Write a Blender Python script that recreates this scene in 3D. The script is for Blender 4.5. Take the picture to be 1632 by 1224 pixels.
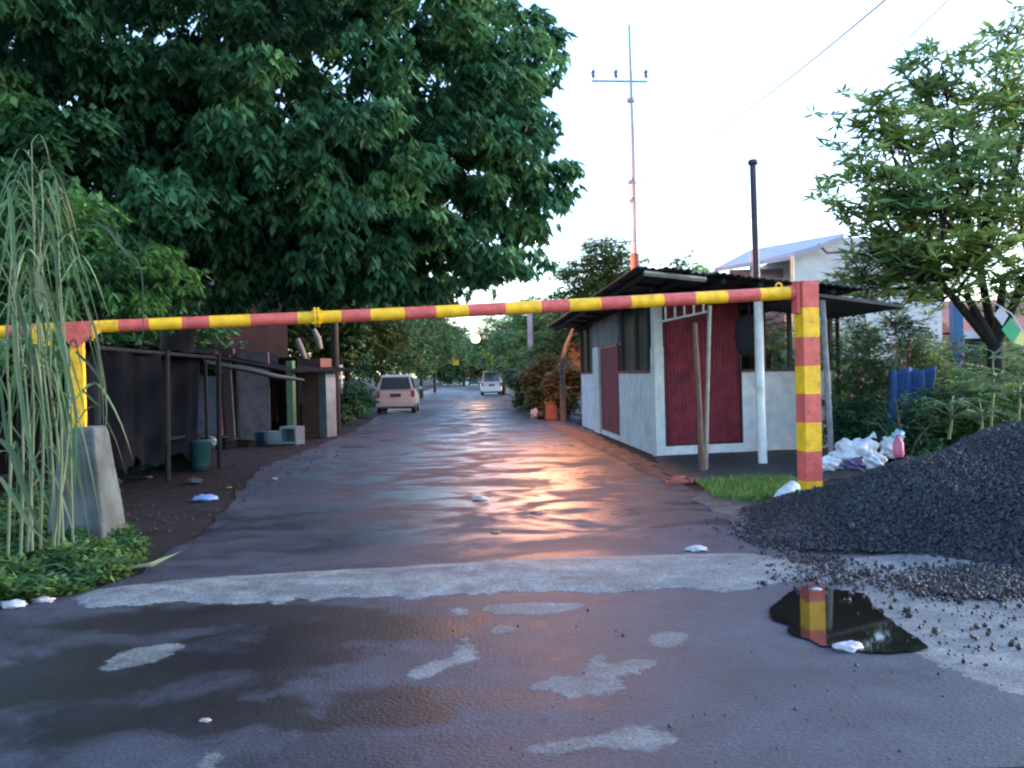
import bpy, bmesh, math, random
import numpy as np
from mathutils import Vector, Matrix
rad = math.radians
for o in list(bpy.data.objects): bpy.data.objects.remove(o)
SC = bpy.context.scene
COL = SC.collection
# ---------------------------------------------------------------- camera, sky, sun, exposure
F = 1500.0
CZ = 1.6
cam_d = bpy.data.cameras.new('camera'); cam = bpy.data.objects.new('camera', cam_d); COL.objects.link(cam)
cam_d.sensor_width = 36; cam_d.lens = 36*F/1632; cam_d.clip_end = 3000; cam_d.clip_start = 0.1
CR = Matrix.Rotation(rad(90-0.57), 3, 'X') @ Matrix.Rotation(rad(-1.4), 3, 'Z')
cam.matrix_world = Matrix.Translation((0, 0, CZ)) @ CR.to_4x4()
SC.camera = cam
SUN_EL, SUN_AZ = 14.0, 75.0          # azimuth clockwise from +Y (the way the camera looks)
w = bpy.data.worlds.new('World'); SC.world = w; w.use_nodes = True
nt = w.node_tree; bg = nt.nodes['Background']
sky = nt.nodes.new('ShaderNodeTexSky'); sky.sky_type = 'NISHITA'; sky.sun_disc = False
sky.sun_elevation = rad(SUN_EL); sky.sun_rotation = rad(SUN_AZ)
sky.air_density = 1.0; sky.dust_density = 1.0; sky.ozone_density = 1.5
tint = nt.nodes.new('ShaderNodeVectorMath'); tint.operation = 'MULTIPLY'; tint.inputs[1].default_value = (0.95, 1.0, 1.12)
nt.links.new(sky.outputs[0], tint.inputs[0]); nt.links.new(tint.outputs[0], bg.inputs[0]); bg.inputs[1].default_value = 0.15
sl = bpy.data.lights.new('sun', 'SUN'); sl.energy = 0.5; sl.angle = rad(14); sl.color = (1.0, 0.93, 0.85)
so = bpy.data.objects.new('sun', sl); COL.objects.link(so)
sd = Vector((math.sin(rad(SUN_AZ))*math.cos(rad(SUN_EL)), math.cos(rad(SUN_AZ))*math.cos(rad(SUN_EL)), math.sin(rad(SUN_EL))))
so.rotation_euler = sd.to_track_quat('Z', 'Y').to_euler()
SC.view_settings.view_transform = 'Standard'; SC.view_settings.look = 'None'
SC.view_settings.exposure = 2.4; SC.view_settings.gamma = 1
SC.render.engine = 'CYCLES'
SC.cycles.pixel_filter_type = 'BLACKMAN_HARRIS'; SC.cycles.filter_width = 2.2
SC.render.resolution_x = 1024; SC.render.resolution_y = 768

# ---------------------------------------------------------------- helpers: picture measurements -> metres
def ray(px, py):
    return CR @ Vector(((px-816)/F, -(py-612)/F, -1))
def P(px, py, D):
    d = ray(px, py); t = D/d.y
    return Vector((d.x*t, D, CZ+d.z*t))
def G(px, py, z=0.0):
    d = ray(px, py); t = (z-CZ)/d.z
    return Vector((d.x*t, d.y*t, z))
def hit(px, py, o, ux):
    """where the sight line meets the vertical plane through o along ux -> (u, z)"""
    d = ray(px, py); n = Vector((-ux.y, ux.x, 0)); t = n.dot(Vector((o.x, o.y, 0)))/n.dot(Vector((d.x, d.y, 0)))
    p = Vector((d.x*t, d.y*t, CZ+d.z*t)); return (p-o).dot(ux), p.z
ST = Vector((-0.054, 1, 0)).normalized()      # the street's direction
SX = Vector((ST.y, -ST.x, 0))                 # across the street, to the right

# ---------------------------------------------------------------- materials
MATS = {}
def mat(name, col, rough=.7, var=.18, scale=6, bump=.0, bscale=40, metal=0, spec=.5, col2=None, island=0, trans=0, rvar=0, emit=None, estr=0, detail=6, c2lo=.45, c2hi=.6, c2scale=None):
    if name in MATS: return MATS[name]
    m = bpy.data.materials.new(name); m.use_nodes = True; N = m.node_tree.nodes; L = m.node_tree.links
    b = N['Principled BSDF']; b.inputs['Roughness'].default_value = rough; b.inputs['Metallic'].default_value = metal
    b.inputs['Specular IOR Level'].default_value = spec
    tc = N.new('ShaderNodeTexCoord'); no = N.new('ShaderNodeTexNoise'); no.inputs['Scale'].default_value = scale
    no.inputs['Detail'].default_value = detail; L.new(tc.outputs['Object'], no.inputs['Vector'])
    c = list(col)
    mr = N.new('ShaderNodeMapRange'); L.new(no.outputs[0], mr.inputs[0]); mr.inputs[1].default_value = .3; mr.inputs[2].default_value = .7
    mr.inputs[3].default_value = 1-var; mr.inputs[4].default_value = 1+var
    rgb = N.new('ShaderNodeRGB'); rgb.outputs[0].default_value = (*c, 1); cur = rgb.outputs[0]
    if col2:
        n2 = N.new('ShaderNodeTexNoise'); n2.inputs['Scale'].default_value = c2scale or scale*.35; n2.inputs['Detail'].default_value = 8
        L.new(tc.outputs['Object'], n2.inputs['Vector'])
        m2 = N.new('ShaderNodeMapRange'); L.new(n2.outputs[0], m2.inputs[0]); m2.inputs[1].default_value = c2lo; m2.inputs[2].default_value = c2hi
        mx = N.new('ShaderNodeMix'); mx.data_type = 'RGBA'; L.new(m2.outputs[0], mx.inputs[0]); L.new(cur, mx.inputs[6])
        mx.inputs[7].default_value = (*col2, 1); cur = mx.outputs[2]
    fac = mr.outputs[0]
    if island:
        ge = N.new('ShaderNodeNewGeometry'); mi = N.new('ShaderNodeMapRange'); L.new(ge.outputs['Random Per Island'], mi.inputs[0])
        mi.inputs[3].default_value = 1-island; mi.inputs[4].default_value = 1+island
        mu = N.new('ShaderNodeMath'); mu.operation = 'MULTIPLY'; L.new(fac, mu.inputs[0]); L.new(mi.outputs[0], mu.inputs[1]); fac = mu.outputs[0]
    vm = N.new('ShaderNodeVectorMath'); vm.operation = 'SCALE'; L.new(cur, vm.inputs[0]); L.new(fac, vm.inputs['Scale'])
    L.new(vm.outputs[0], b.inputs['Base Color'])
    if rvar:
        nr = N.new('ShaderNodeTexNoise'); nr.inputs['Scale'].default_value = scale*.6; nr.inputs['Detail'].default_value = 5; L.new(tc.outputs['Object'], nr.inputs['Vector'])
        rr = N.new('ShaderNodeMapRange'); L.new(nr.outputs[0], rr.inputs[0]); rr.inputs[1].default_value = .35; rr.inputs[2].default_value = .65
        rr.inputs[3].default_value = max(.02, rough-rvar); rr.inputs[4].default_value = min(1, rough+rvar); L.new(rr.outputs[0], b.inputs['Roughness'])
    if bump:
        nb = N.new('ShaderNodeTexNoise'); nb.inputs['Scale'].default_value = bscale; nb.inputs['Detail'].default_value = 4; L.new(tc.outputs['Object'], nb.inputs['Vector'])
        bp = N.new('ShaderNodeBump'); bp.inputs['Strength'].default_value = bump; bp.inputs['Distance'].default_value = .02
        L.new(nb.outputs[0], bp.inputs['Height']); L.new(bp.outputs[0], b.inputs['Normal'])
    if trans:
        out = N['Material Output']; tr = N.new('ShaderNodeBsdfTranslucent'); L.new(vm.outputs[0], tr.inputs[0])
        ms = N.new('ShaderNodeMixShader'); ms.inputs[0].default_value = trans; L.new(b.outputs[0], ms.inputs[1]); L.new(tr.outputs[0], ms.inputs[2]); L.new(ms.outputs[0], out.inputs[0])
    if emit:
        b.inputs['Emission Color'].default_value = (*emit, 1); b.inputs['Emission Strength'].default_value = estr
    MATS[name] = m; return m

def brickmat(name, c1, c2, mortar, sc=1.0, rough=.85):
    m = bpy.data.materials.new(name); m.use_nodes = True; N = m.node_tree.nodes; L = m.node_tree.links; b = N['Principled BSDF']
    tc = N.new('ShaderNodeTexCoord'); mp = N.new('ShaderNodeMapping'); mp.inputs['Rotation'].default_value = (rad(90), 0, 0)
    L.new(tc.outputs['Object'], mp.inputs[0]); br = N.new('ShaderNodeTexBrick'); L.new(mp.outputs[0], br.inputs[0])
    br.inputs['Color1'].default_value = (*c1, 1); br.inputs['Color2'].default_value = (*c2, 1); br.inputs['Mortar'].default_value = (*mortar, 1)
    br.inputs['Scale'].default_value = sc; br.inputs['Brick Width'].default_value = .24; br.inputs['Row Height'].default_value = .085; br.inputs['Mortar Size'].default_value = .01
    no = N.new('ShaderNodeTexNoise'); no.inputs['Scale'].default_value = 3; no.inputs['Detail'].default_value = 8; L.new(tc.outputs['Object'], no.inputs[0])
    mr = N.new('ShaderNodeMapRange'); L.new(no.outputs[0], mr.inputs[0]); mr.inputs[3].default_value = .5; mr.inputs[4].default_value = 1.4
    vm = N.new('ShaderNodeVectorMath'); vm.operation = 'SCALE'; L.new(br.outputs[0], vm.inputs[0]); L.new(mr.outputs[0], vm.inputs['Scale'])
    L.new(vm.outputs[0], b.inputs['Base Color']); b.inputs['Roughness'].default_value = rough; MATS[name] = m; return m

def roadmat(name, dry, wet, cem, cem2):
    """asphalt: damp blotches, painted foreground shade, cement repairs and a cement apron whose outlines are stored on the mesh and frayed by noise"""
    m = bpy.data.materials.new(name); m.use_nodes = True; N = m.node_tree.nodes; L = m.node_tree.links; b = N['Principled BSDF']
    tc = N.new('ShaderNodeNewGeometry'); pos = tc.outputs['Position']
    mp = N.new('ShaderNodeMapping'); mp.inputs['Scale'].default_value = (.7, .9, 1); L.new(pos, mp.inputs[0])
    def noise(sc, det, src, dist=0, rgh=.5):
        n = N.new('ShaderNodeTexNoise'); n.inputs['Scale'].default_value = sc; n.inputs['Detail'].default_value = det; n.inputs['Distortion'].default_value = dist; n.inputs['Roughness'].default_value = rgh
        L.new(src, n.inputs['Vector']); return n.outputs[0]
    def mrng(src, a, b_, c, d):
        r = N.new('ShaderNodeMapRange'); L.new(src, r.inputs[0]); r.inputs[1].default_value = a; r.inputs[2].default_value = b_; r.inputs[3].default_value = c; r.inputs[4].default_value = d; return r.outputs[0]
    def math_(op, a, c, k=None):
        q = N.new('ShaderNodeMath'); q.operation = op; L.new(a, q.inputs[0])
        if isinstance(c, (int, float)): q.inputs[1].default_value = c
        else: L.new(c, q.inputs[1])
        if k is not None:
            if isinstance(k, (int, float)): q.inputs[2].default_value = k
            else: L.new(k, q.inputs[2])
        return q.outputs[0]
    def attr(nm):
        a = N.new('ShaderNodeAttribute'); a.attribute_name = nm; return a.outputs['Fac']
    def mix(f, a, c):
        x = N.new('ShaderNodeMix'); x.data_type = 'RGBA'; L.new(f, x.inputs[0])
        for i, v in ((6, a), (7, c)):
            if isinstance(v, tuple): x.inputs[i].default_value = (*v, 1)
            else: L.new(v, x.inputs[i])
        return x.outputs[2]
    damp = mrng(noise(.62, 6, mp.outputs[0], .8, .6), .40, .62, 0, 1)
    fray = noise(9, 9, pos, .3, .7); fray2 = noise(2.6, 8, pos, .5, .65)
    # wet blotches, with shade over the left foreground painted in
    wet_shade_fac = mrng(math_('MULTIPLY_ADD', math_('SUBTRACT', fray2, .5), 1.9, attr('wet')), .12, .5, 0, 1)
    col = mix(damp, dry, wet); col = mix(math_('MULTIPLY', wet_shade_fac, .9), col, (.006, .006, .008))
    # cement
    sd = math_('MULTIPLY_ADD', math_('SUBTRACT', fray, .5), .22, attr('cem')); sd = math_('MULTIPLY_ADD', math_('SUBTRACT', fray2, .5), .12, sd)
    cf = mrng(sd, -.012, .014, 0, 1); wear = mrng(noise(4.2, 9, pos, .4, .7), .36, .56, .55, 1)
    cf = math_('MULTIPLY', math_('MULTIPLY', cf, attr('amt')), wear)
    cc = mix(mrng(noise(1.6, 7, pos, .2, .6), .42, .62, 0, 1), cem, cem2); col = mix(cf, col, cc)
    # hairline cracks
    vo = N.new('ShaderNodeTexVoronoi'); vo.feature = 'DISTANCE_TO_EDGE'; vo.inputs['Scale'].default_value = .75
    va = N.new('ShaderNodeVectorMath'); va.operation = 'ADD'; nv = N.new('ShaderNodeTexNoise'); nv.inputs['Scale'].default_value = 3; nv.inputs['Detail'].default_value = 6; L.new(pos, nv.inputs['Vector']); L.new(pos, va.inputs[0]); L.new(nv.outputs[1], va.inputs[1]); L.new(va.outputs[0], vo.inputs['Vector'])
    ck = math_('MULTIPLY', mrng(vo.outputs['Distance'], .0, .009, .75, 0), mrng(noise(.9, 2, pos), .5, .6, 0, 1)); col = mix(ck, col, (.006, .006, .007))
    fine = mrng(noise(60, 4, pos), .3, .7, .5, 1.5); mid = mrng(noise(3.1, 9, pos, 0, .65), .3, .7, .7, 1.3)
    vm = N.new('ShaderNodeVectorMath'); vm.operation = 'SCALE'; L.new(col, vm.inputs[0]); L.new(math_('MULTIPLY', fine, mid), vm.inputs['Scale'])
    L.new(vm.outputs[0], b.inputs['Base Color'])
    # drier on the cross street in the foreground, wetter in the side street
    sp = N.new('ShaderNodeSeparateXYZ'); L.new(pos, sp.inputs[0]); near = mrng(sp.outputs[1], 7.6, 9.6, 0, 1)
    pud = mrng(noise(1.15, 5, mp.outputs[0], 1.2, .6), .44, .58, 0, 1)
    rgh = math_('SUBTRACT', mrng(damp, 0, 1, .66, .55), math_('MULTIPLY', near, mrng(pud, 0, 1, -.10, .29))); rgh = math_('ADD', rgh, math_('MULTIPLY', cf, .15)); rgh = math_('SUBTRACT', rgh, math_('MULTIPLY', wet_shade_fac, .12))
    L.new(rgh, b.inputs['Roughness']); b.inputs['Specular IOR Level'].default_value = .5
    bp = N.new('ShaderNodeBump'); bp.inputs['Strength'].default_value = .45; bp.inputs['Distance'].default_value = .010
    L.new(noise(45, 4, pos), bp.inputs['Height'])
    b2 = N.new('ShaderNodeBump'); b2.inputs['Strength'].default_value = .15; b2.inputs['Distance'].default_value = .018
    L.new(noise(1.6, 5, mp.outputs[0]), b2.inputs['Height']); L.new(bp.outputs[0], b2.inputs['Normal'])
    b3 = N.new('ShaderNodeBump'); b3.inputs['Strength'].default_value = .5; b3.inputs['Distance'].default_value = .006; L.new(cf, b3.inputs['Height']); L.new(b2.outputs[0], b3.inputs['Normal']); L.new(b3.outputs[0], b.inputs['Normal'])
    MATS[name] = m; return m

# ---------------------------------------------------------------- helpers: meshes
class MB:
    def __init__(s): s.v = []; s.f = []; s.m = []; s.sm = []
    def add(s, vs, fs, mi=0, smooth=False):
        n = len(s.v); s.v += [tuple(x) for x in vs]; s.f += [tuple(i+n for i in f) for f in fs]; s.m += [mi]*len(fs); s.sm += [smooth]*len(fs); return s
    def box(s, o, ux, uy, a0, a1, b0, b1, z0, z1, mi=0):
        vs = [o+ux*a+uy*b+Vector((0, 0, z)) for z in (z0, z1) for a, b in ((a0, b0), (a1, b0), (a1, b1), (a0, b1))]
        return s.add(vs, [(0, 3, 2, 1), (4, 5, 6, 7), (0, 1, 5, 4), (1, 2, 6, 5), (2, 3, 7, 6), (3, 0, 4, 7)], mi)
    def cube(s, x0, x1, y0, y1, z0, z1, mi=0): return s.box(Vector((0, 0, 0)), Vector((1, 0, 0)), Vector((0, 1, 0)), x0, x1, y0, y1, z0, z1, mi)
    def tube(s, pts, r, seg=10, mi=0, cap=True, smooth=True):
        pts = [Vector(p) for p in pts]; rs = r if isinstance(r, (list, tuple)) else [r]*len(pts); vs = []; fs = []
        up = None
        for i, p in enumerate(pts):
            d = (pts[min(i+1, len(pts)-1)]-pts[max(i-1, 0)]).normalized()
            if up is None: up = Vector((0, 0, 1)) if abs(d.z) < .9 else Vector((1, 0, 0))
            a = d.cross(up).normalized(); b = a.cross(d).normalized(); up = b
            for k in range(seg):
                t = 2*math.pi*k/seg; vs.append(p+(a*math.cos(t)+b*math.sin(t))*rs[i])
        for i in range(len(pts)-1):
            for k in range(seg):
                k2 = (k+1) % seg; fs.append((i*seg+k, i*seg+k2, (i+1)*seg+k2, (i+1)*seg+k))
        s.add(vs, fs, mi, smooth)
        if cap:
            s.add(vs[:seg], [tuple(range(seg))], mi); s.add(vs[-seg:], [tuple(range(seg))[::-1]], mi)
        return s
    def ribbon(s, pts, w, side=None, mi=0):
        pts = [Vector(p) for p in pts]; n = len(pts); vs = []
        for i, p in enumerate(pts):
            d = (pts[min(i+1, n-1)]-pts[max(i-1, 0)]).normalized()
            a = (side or Vector((1, .3, 0))); a = (a-d*a.dot(d)).normalized(); t = i/(n-1)
            ww = w*(.45+.9*math.sin(math.pi*min(1, t*1.1+.1)))*(1 if t < .85 else (1-t)/.15+.03)*.5
            q = d.cross(a).normalized()
            vs += [p-a*ww+q*ww*.35, p, p+a*ww+q*ww*.35]
        fs = []
        for i in range(n-1):
            fs += [(3*i, 3*i+1, 3*i+4, 3*i+3), (3*i+1, 3*i+2, 3*i+5, 3*i+4)]
        return s.add(vs, fs, mi, True)
    def lathe(s, o, prof, seg=16, mi=0):
        vs = [Vector(o)+Vector((r*math.cos(2*math.pi*k/seg), r*math.sin(2*math.pi*k/seg), z)) for r, z in prof for k in range(seg)]
        fs = [(i*seg+k, i*seg+(k+1) % seg, (i+1)*seg+(k+1) % seg, (i+1)*seg+k) for i in range(len(prof)-1) for k in range(seg)]
        return s.add(vs, fs, mi, True)
    def sheet(s, pts, z, mi=0, thick=None):
        """flat polygon through ground points"""
        n = len(pts); top = [Vector((p.x, p.y, z)) for p in pts]
        s.add(top, [tuple(range(n))], mi)
        if thick:
            bt = [Vector((p.x, p.y, z-thick)) for p in pts]
            s.add(top+bt, [(i, (i+1) % n, n+(i+1) % n, n+i) for i in range(n)], mi)
        return s
    def blob(s, c, r, seg=20, rings=12, amp=.12, fr=3, seed=0, mi=0, flatten=.0):
        rn = random.Random(seed); ph = [rn.uniform(0, 6.28) for _ in range(12)]; vs = []; fs = []
        for i in range(rings+1):
            th = math.pi*i/rings
            for k in range(seg):
                a = 2*math.pi*k/seg; d = Vector((math.sin(th)*math.cos(a), math.sin(th)*math.sin(a), math.cos(th)))
                q = 1+amp*(math.sin(fr*d.x*2+ph[0])*math.sin(fr*d.y*2+ph[1])+.6*math.sin(fr*d.z*3+ph[2]+d.x*4)+.45*math.sin(fr*3*d.x+ph[3])*math.sin(fr*3.3*d.z+ph[4])+.3*math.sin(fr*6*d.y+ph[5]+d.z*5)*math.sin(fr*5*d.x+ph[6])-.55*abs(math.sin(fr*2.1*d.x+fr*1.7*d.z+ph[7]))**3-.4*abs(math.sin(fr*3.4*d.y-fr*2.2*d.z+ph[8]))**3)
                v = Vector((d.x*r[0], d.y*r[1], d.z*r[2]))*q; v.z = max(v.z, -r[2]*.85); vs.append(Vector(c)+v)
        for i in range(rings):
            for k in range(seg): fs.append((i*seg+k, (i+1)*seg+k, (i+1)*seg+(k+1) % seg, i*seg+(k+1) % seg))
        return s.add(vs, fs, mi, True)
def rootof(o):
    while o.parent: o = o.parent
    return o
def link(name, me, m, parent=None):
    for x in (m if isinstance(m, (list, tuple)) else [m]): me.materials.append(x)
    o = bpy.data.objects.new(name, me); COL.objects.link(o)
    if parent: o.parent = parent
    return o
def obj(name, mb, m, parent=None, local=False, bevel=0):
    """one mesh object. World coordinates come in; they are stored relative to the thing's base."""
    v = np.array(mb.v, dtype=float)
    if parent: off = np.zeros(3) if local else np.array(rootof(parent).location)
    else: off = np.array([(v[:, 0].min()+v[:, 0].max())/2, (v[:, 1].min()+v[:, 1].max())/2, v[:, 2].min()])
    me = bpy.data.meshes.new(name); me.from_pydata((v-off).tolist(), [], mb.f)
    me.polygons.foreach_set('material_index', mb.m); me.polygons.foreach_set('use_smooth', mb.sm); me.update()
    o = link(name, me, m, parent)
    if not parent: o.location = off
    if bevel:
        bv = o.modifiers.new('b', 'BEVEL'); bv.width = bevel; bv.segments = 2; bv.limit_method = 'ANGLE'
    return o
def tag(o, label=None, cat=None, group=None, kind=None):
    if label: o['label'] = label
    if cat: o['category'] = cat
    if group: o['group'] = group
    if kind: o['kind'] = kind
    return o
def thing(name, label, cat, loc, group=None, rz=0):
    o = bpy.data.objects.new(name, None); COL.objects.link(o); o.location = loc; o.rotation_euler.z = rz; o.empty_display_size = .3
    return tag(o, label, cat, group)
def copy_tree(o, parent=None):
    c = o.copy(); COL.objects.link(c); c.parent = parent
    for ch in list(o.children): copy_tree(ch, c)
    return c
def arr(name, V, Fc, m, parent, off, nv):
    """fast mesh from numpy; nv = vertices per face"""
    me = bpy.data.meshes.new(name); V = (V-off).astype(np.float32); n = len(Fc)
    me.vertices.add(len(V)); me.vertices.foreach_set('co', V.ravel()); me.loops.add(n*nv); me.loops.foreach_set('vertex_index', Fc.ravel().astype(np.int32))
    me.polygons.add(n); me.polygons.foreach_set('loop_start', np.arange(0, n*nv, nv, dtype=np.int32)); me.polygons.foreach_set('loop_total', np.full(n, nv, dtype=np.int32))
    me.update(calc_edges=True); me.validate()
    return link(name, me, m, parent)
def nrm(a): return a/np.maximum(np.linalg.norm(a, axis=1, keepdims=True), 1e-6)
def leaves(B, D, L, W, fold=.25, rng=None):
    """folded, slightly bent leaf blades: B base points, D directions"""
    n = len(B); D = nrm(D); up = np.tile([0, 0, 1.], (n, 1))+rng.normal(0, .25, (n, 3)); S = nrm(np.cross(D, up)); U = np.cross(S, D)
    L = L[:, None]; W = W[:, None]; mid = B+D*L*.45; tip = B+D*L-U*L*.12
    V = np.stack([B, mid+S*W*.5-U*W*fold, tip, mid-S*W*.5-U*W*fold], 1).reshape(-1, 3)
    i = np.arange(n)[:, None]*4
    return V, np.concatenate([i+[0, 1, 2], i+[0, 2, 3]], 0)
def crown(ells, nclump, rc, nclus, nleaf, L, W, droop, seed, flat=.6, shell=.5, dens=None, spread=.25):
    rng = np.random.default_rng(seed); vol = np.array([e[3]*e[4]*e[5] for e in ells])**.8; k = rng.choice(len(ells), nclump, p=vol/vol.sum())
    E = np.array(ells)[k]; d = nrm(rng.normal(0, 1, (nclump, 3))); r = shell+(1-shell)*rng.random(nclump)**.6
    C = E[:, :3]+d*r[:, None]*E[:, 3:6]
    rcs = rc*rng.uniform(.6, 1.35, nclump)
    N = nclump*nclus; c = np.repeat(C, nclus, 0); q = nrm(rng.normal(0, 1, (N, 3))+[0, 0, .35]); rr = np.repeat(rcs, nclus)*(.35+.65*rng.random(N)**.5)
    out = nrm(np.repeat(d, nclus, 0)); p = c+q*rr[:, None]*[1, 1, flat]
    a = np.tile(np.arange(nleaf)*2*math.pi/nleaf, N)+np.repeat(rng.random(N)*6.28, nleaf)+rng.normal(0, .25, N*nleaf)
    D = np.stack([np.cos(a), np.sin(a), -droop+rng.normal(0, spread, N*nleaf)], 1)+np.repeat(out, nleaf, 0)*.35
    B = np.repeat(p, nleaf, 0)+rng.normal(0, L*.12, (N*nleaf, 3)); LL = L*rng.uniform(.6, 1.25, N*nleaf); WW = W*rng.uniform(.7, 1.3, N*nleaf)
    V, Fc = leaves(B, D, LL, WW, rng=rng)
    return V, Fc, C
def tree(name, label, cat, base, trunk_pts, trunk_r, cr, leafm, barkm, group=None, nb=14, br=.05, seed=0, lim=None):
    t = thing(name, label, cat, base, group)
    V, Fc, C = cr
    mb = MB(); mb.tube(trunk_pts, trunk_r, 12)
    rn = random.Random(seed); tp = [Vector(p) for p in trunk_pts]
    ok_ = [i for i in range(len(C)) if lim is None or (lim[0] < C[i][1] < lim[1] and C[i][2] < lim[2])] or list(range(len(C)))
    idx = rn.sample(ok_, min(nb, len(ok_)))
    for i in idx:
        e = Vector(C[i]); s = tp[-1] if rn.random() < .6 else tp[-2].lerp(tp[-1], rn.random())
        mid = s.lerp(e, .5)+Vector((rn.uniform(-.2, .2), rn.uniform(-.2, .2), rn.uniform(-.1, .3)))*(e-s).length*.4
        pts = [s, s.lerp(mid, .5)+Vector((0, 0, .05)), mid, mid.lerp(e, .6), e]; mb.tube(pts, [br*1.6, br*1.3, br, br*.6, br*.25], 7)
    obj('trunk', mb, barkm, t); arr('crown', V, Fc, leafm, t, np.array(base), 3)
    return t
LEAF_BIG = mat('leaf_deep_green', (.042, .135, .066), .6, .3, 1.2, island=.4, trans=.25, spec=.25, col2=(.115, .26, .095), c2lo=.5, c2hi=.66, c2scale=.7)
LEAF_R = mat('leaf_fresh_green', (.20, .33, .13), .55, .25, 1.5, island=.45, trans=.5, col2=(.33, .44, .13))
LEAF_M = mat('leaf_mid_green', (.065, .145, .055), .55, .25, 1, island=.4, trans=.25, col2=(.09, .13, .03))
LEAF_Y = mat('leaf_yellow_brown', (.13, .12, .03), .6, .3, 1, island=.45, trans=.2, col2=(.10, .05, .025))
LEAF_W = mat('leaf_weed', (.040, .115, .032), .5, .25, 3, island=.45, trans=.2, col2=(.08, .14, .03))
LEAF_P = mat('leaf_pale', (.09, .17, .06), .5, .2, 2, island=.3, trans=.3)
BARK = mat('bark', (.011, .009, .009), .9, .35, 12, bump=.8, bscale=18)
BARK_P = mat('bark_pale', (.12, .10, .08), .9, .3, 10, bump=.6, bscale=20)

# ================================================================ SETTING
asph = roadmat('asphalt_damp', (.036, .042, .062), (.018, .021, .033), (.20, .22, .225), (.13, .145, .155))
dirt = mat('dark_soil', (.013, .012, .015), .85, .4, 5, bump=.8, bscale=30, col2=(.009, .008, .008), rvar=.1, spec=.25)
def grid(x0, x1, y0, y1, nx, ny, fz):
    mb = MB(); vs = [Vector((x0+(x1-x0)*i/nx, y0+(y1-y0)*j/ny, 0)) for j in range(ny+1) for i in range(nx+1)]
    for v in vs: v.z = fz(v.x, v.y)
    mb.add(vs, [(j*(nx+1)+i, j*(nx+1)+i+1, (j+1)*(nx+1)+i+1, (j+1)*(nx+1)+i) for j in range(ny) for i in range(nx)], 0, True); return mb
g = MB(); g.sheet([Vector((-600, -60, 0)), Vector((600, -60, 0)), Vector((600, 1500, 0)), Vector((-600, 1500, 0))], -.012)
tag(obj('ground', g, dirt), 'dark damp soil beside the road', kind='structure')
# road: the cross street in front and the street running away
def rag(pts, step=.35, amp=.06, seed=1, closed=True):
    rn = random.Random(seed); out = []; n = len(pts)
    for i in range(n if closed else n-1):
        a, b = pts[i], pts[(i+1) % n]; k = max(1, int((b-a).length/step))
        for j in range(k):
            p = a.lerp(b, j/k); q = amp*min(1, max(.15, p.length/10))
            out.append(p+Vector((rn.uniform(-q, q), rn.uniform(-q, q), 0)))
    return out
def SP(s, D): return ST*(D/ST.y)+SX*s      # a point s metres right of the street's axis at depth D
r = MB()
right_edge = [G(1640, 905), G(1280, 880), G(1150, 800), G(1045, 748), SP(3.65, 30), SP(3.6, 60), SP(3.6, 260)]
left_edge = [SP(-4.0, 260), SP(-4.0, 60), G(560, 690), G(420, 745), G(330, 840), G(215, 915), G(60, 962), G(-20, 975)]
outer = [Vector((-40, G(-20, 975).y-.3, 0)), Vector((-40, -30, 0)), Vector((40, -30, 0)), Vector((40, 7.2, 0))]
def soft(L, seed):
    rn = random.Random(seed); o = []
    for a, b in zip(L[:-1], L[1:]):
        k = max(1, min(40, int((b-a).length/.4)))
        for j in range(k): o.append(a.lerp(b, j/k)+Vector((rn.uniform(-.07, .07), rn.uniform(-.07, .07), 0)))
    return o+[L[-1]]
r.sheet(soft(right_edge, 1)+soft(left_edge, 2)+outer, 0)
ro_ = obj('road', r, asph); a_ = ro_.data.attributes.new('cem', 'FLOAT', 'POINT'); a_.data.foreach_set('value', np.full(len(ro_.data.vertices), -1, np.float32))
tag(ro_, 'damp dark asphalt road', kind='structure')
top_l = [(118, 955), (135, 944), (200, 934), (300, 924), (400, 917), (500, 911), (600, 906), (700, 900), (800, 893), (900, 889), (1000, 887), (1100, 884), (1180, 882), (1250, 888), (1330, 905)]
bot_l = [(120, 966), (150, 968), (200, 966), (300, 960), (380, 963), (450, 957), (500, 954), (620, 950), (700, 951), (800, 944), (950, 946), (1050, 938), (1150, 944), (1250, 928), (1330, 922)]
def interp(L, x):
    for a, b in zip(L[:-1], L[1:]):
        if a[0] <= x <= b[0]: t = (x-a[0])/(b[0]-a[0]); t = t*t*(3-2*t)*.4+t*.6; return a[1]+(b[1]-a[1])*t
    return L[-1][1] if x > L[-1][0] else L[0][1]
def smooth_poly(pp, n=6, seed=0, amp=2):
    rn = random.Random(seed); pp = [Vector((a, b)) for a, b in pp]; m = len(pp); out = []
    for i in range(m):
        p0, p1, p2, p3 = pp[i-1], pp[i], pp[(i+1) % m], pp[(i+2) % m]
        for k in range(n):
            t = k/n; q = .5*((2*p1)+(p2-p0)*t+(2*p0-5*p1+4*p2-p3)*t*t+(3*p1-p0-3*p2+p3)*t**3)
            out.append((q.x+rn.uniform(-amp, amp), q.y+rn.uniform(-amp, amp)*.5))
    return out
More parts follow.
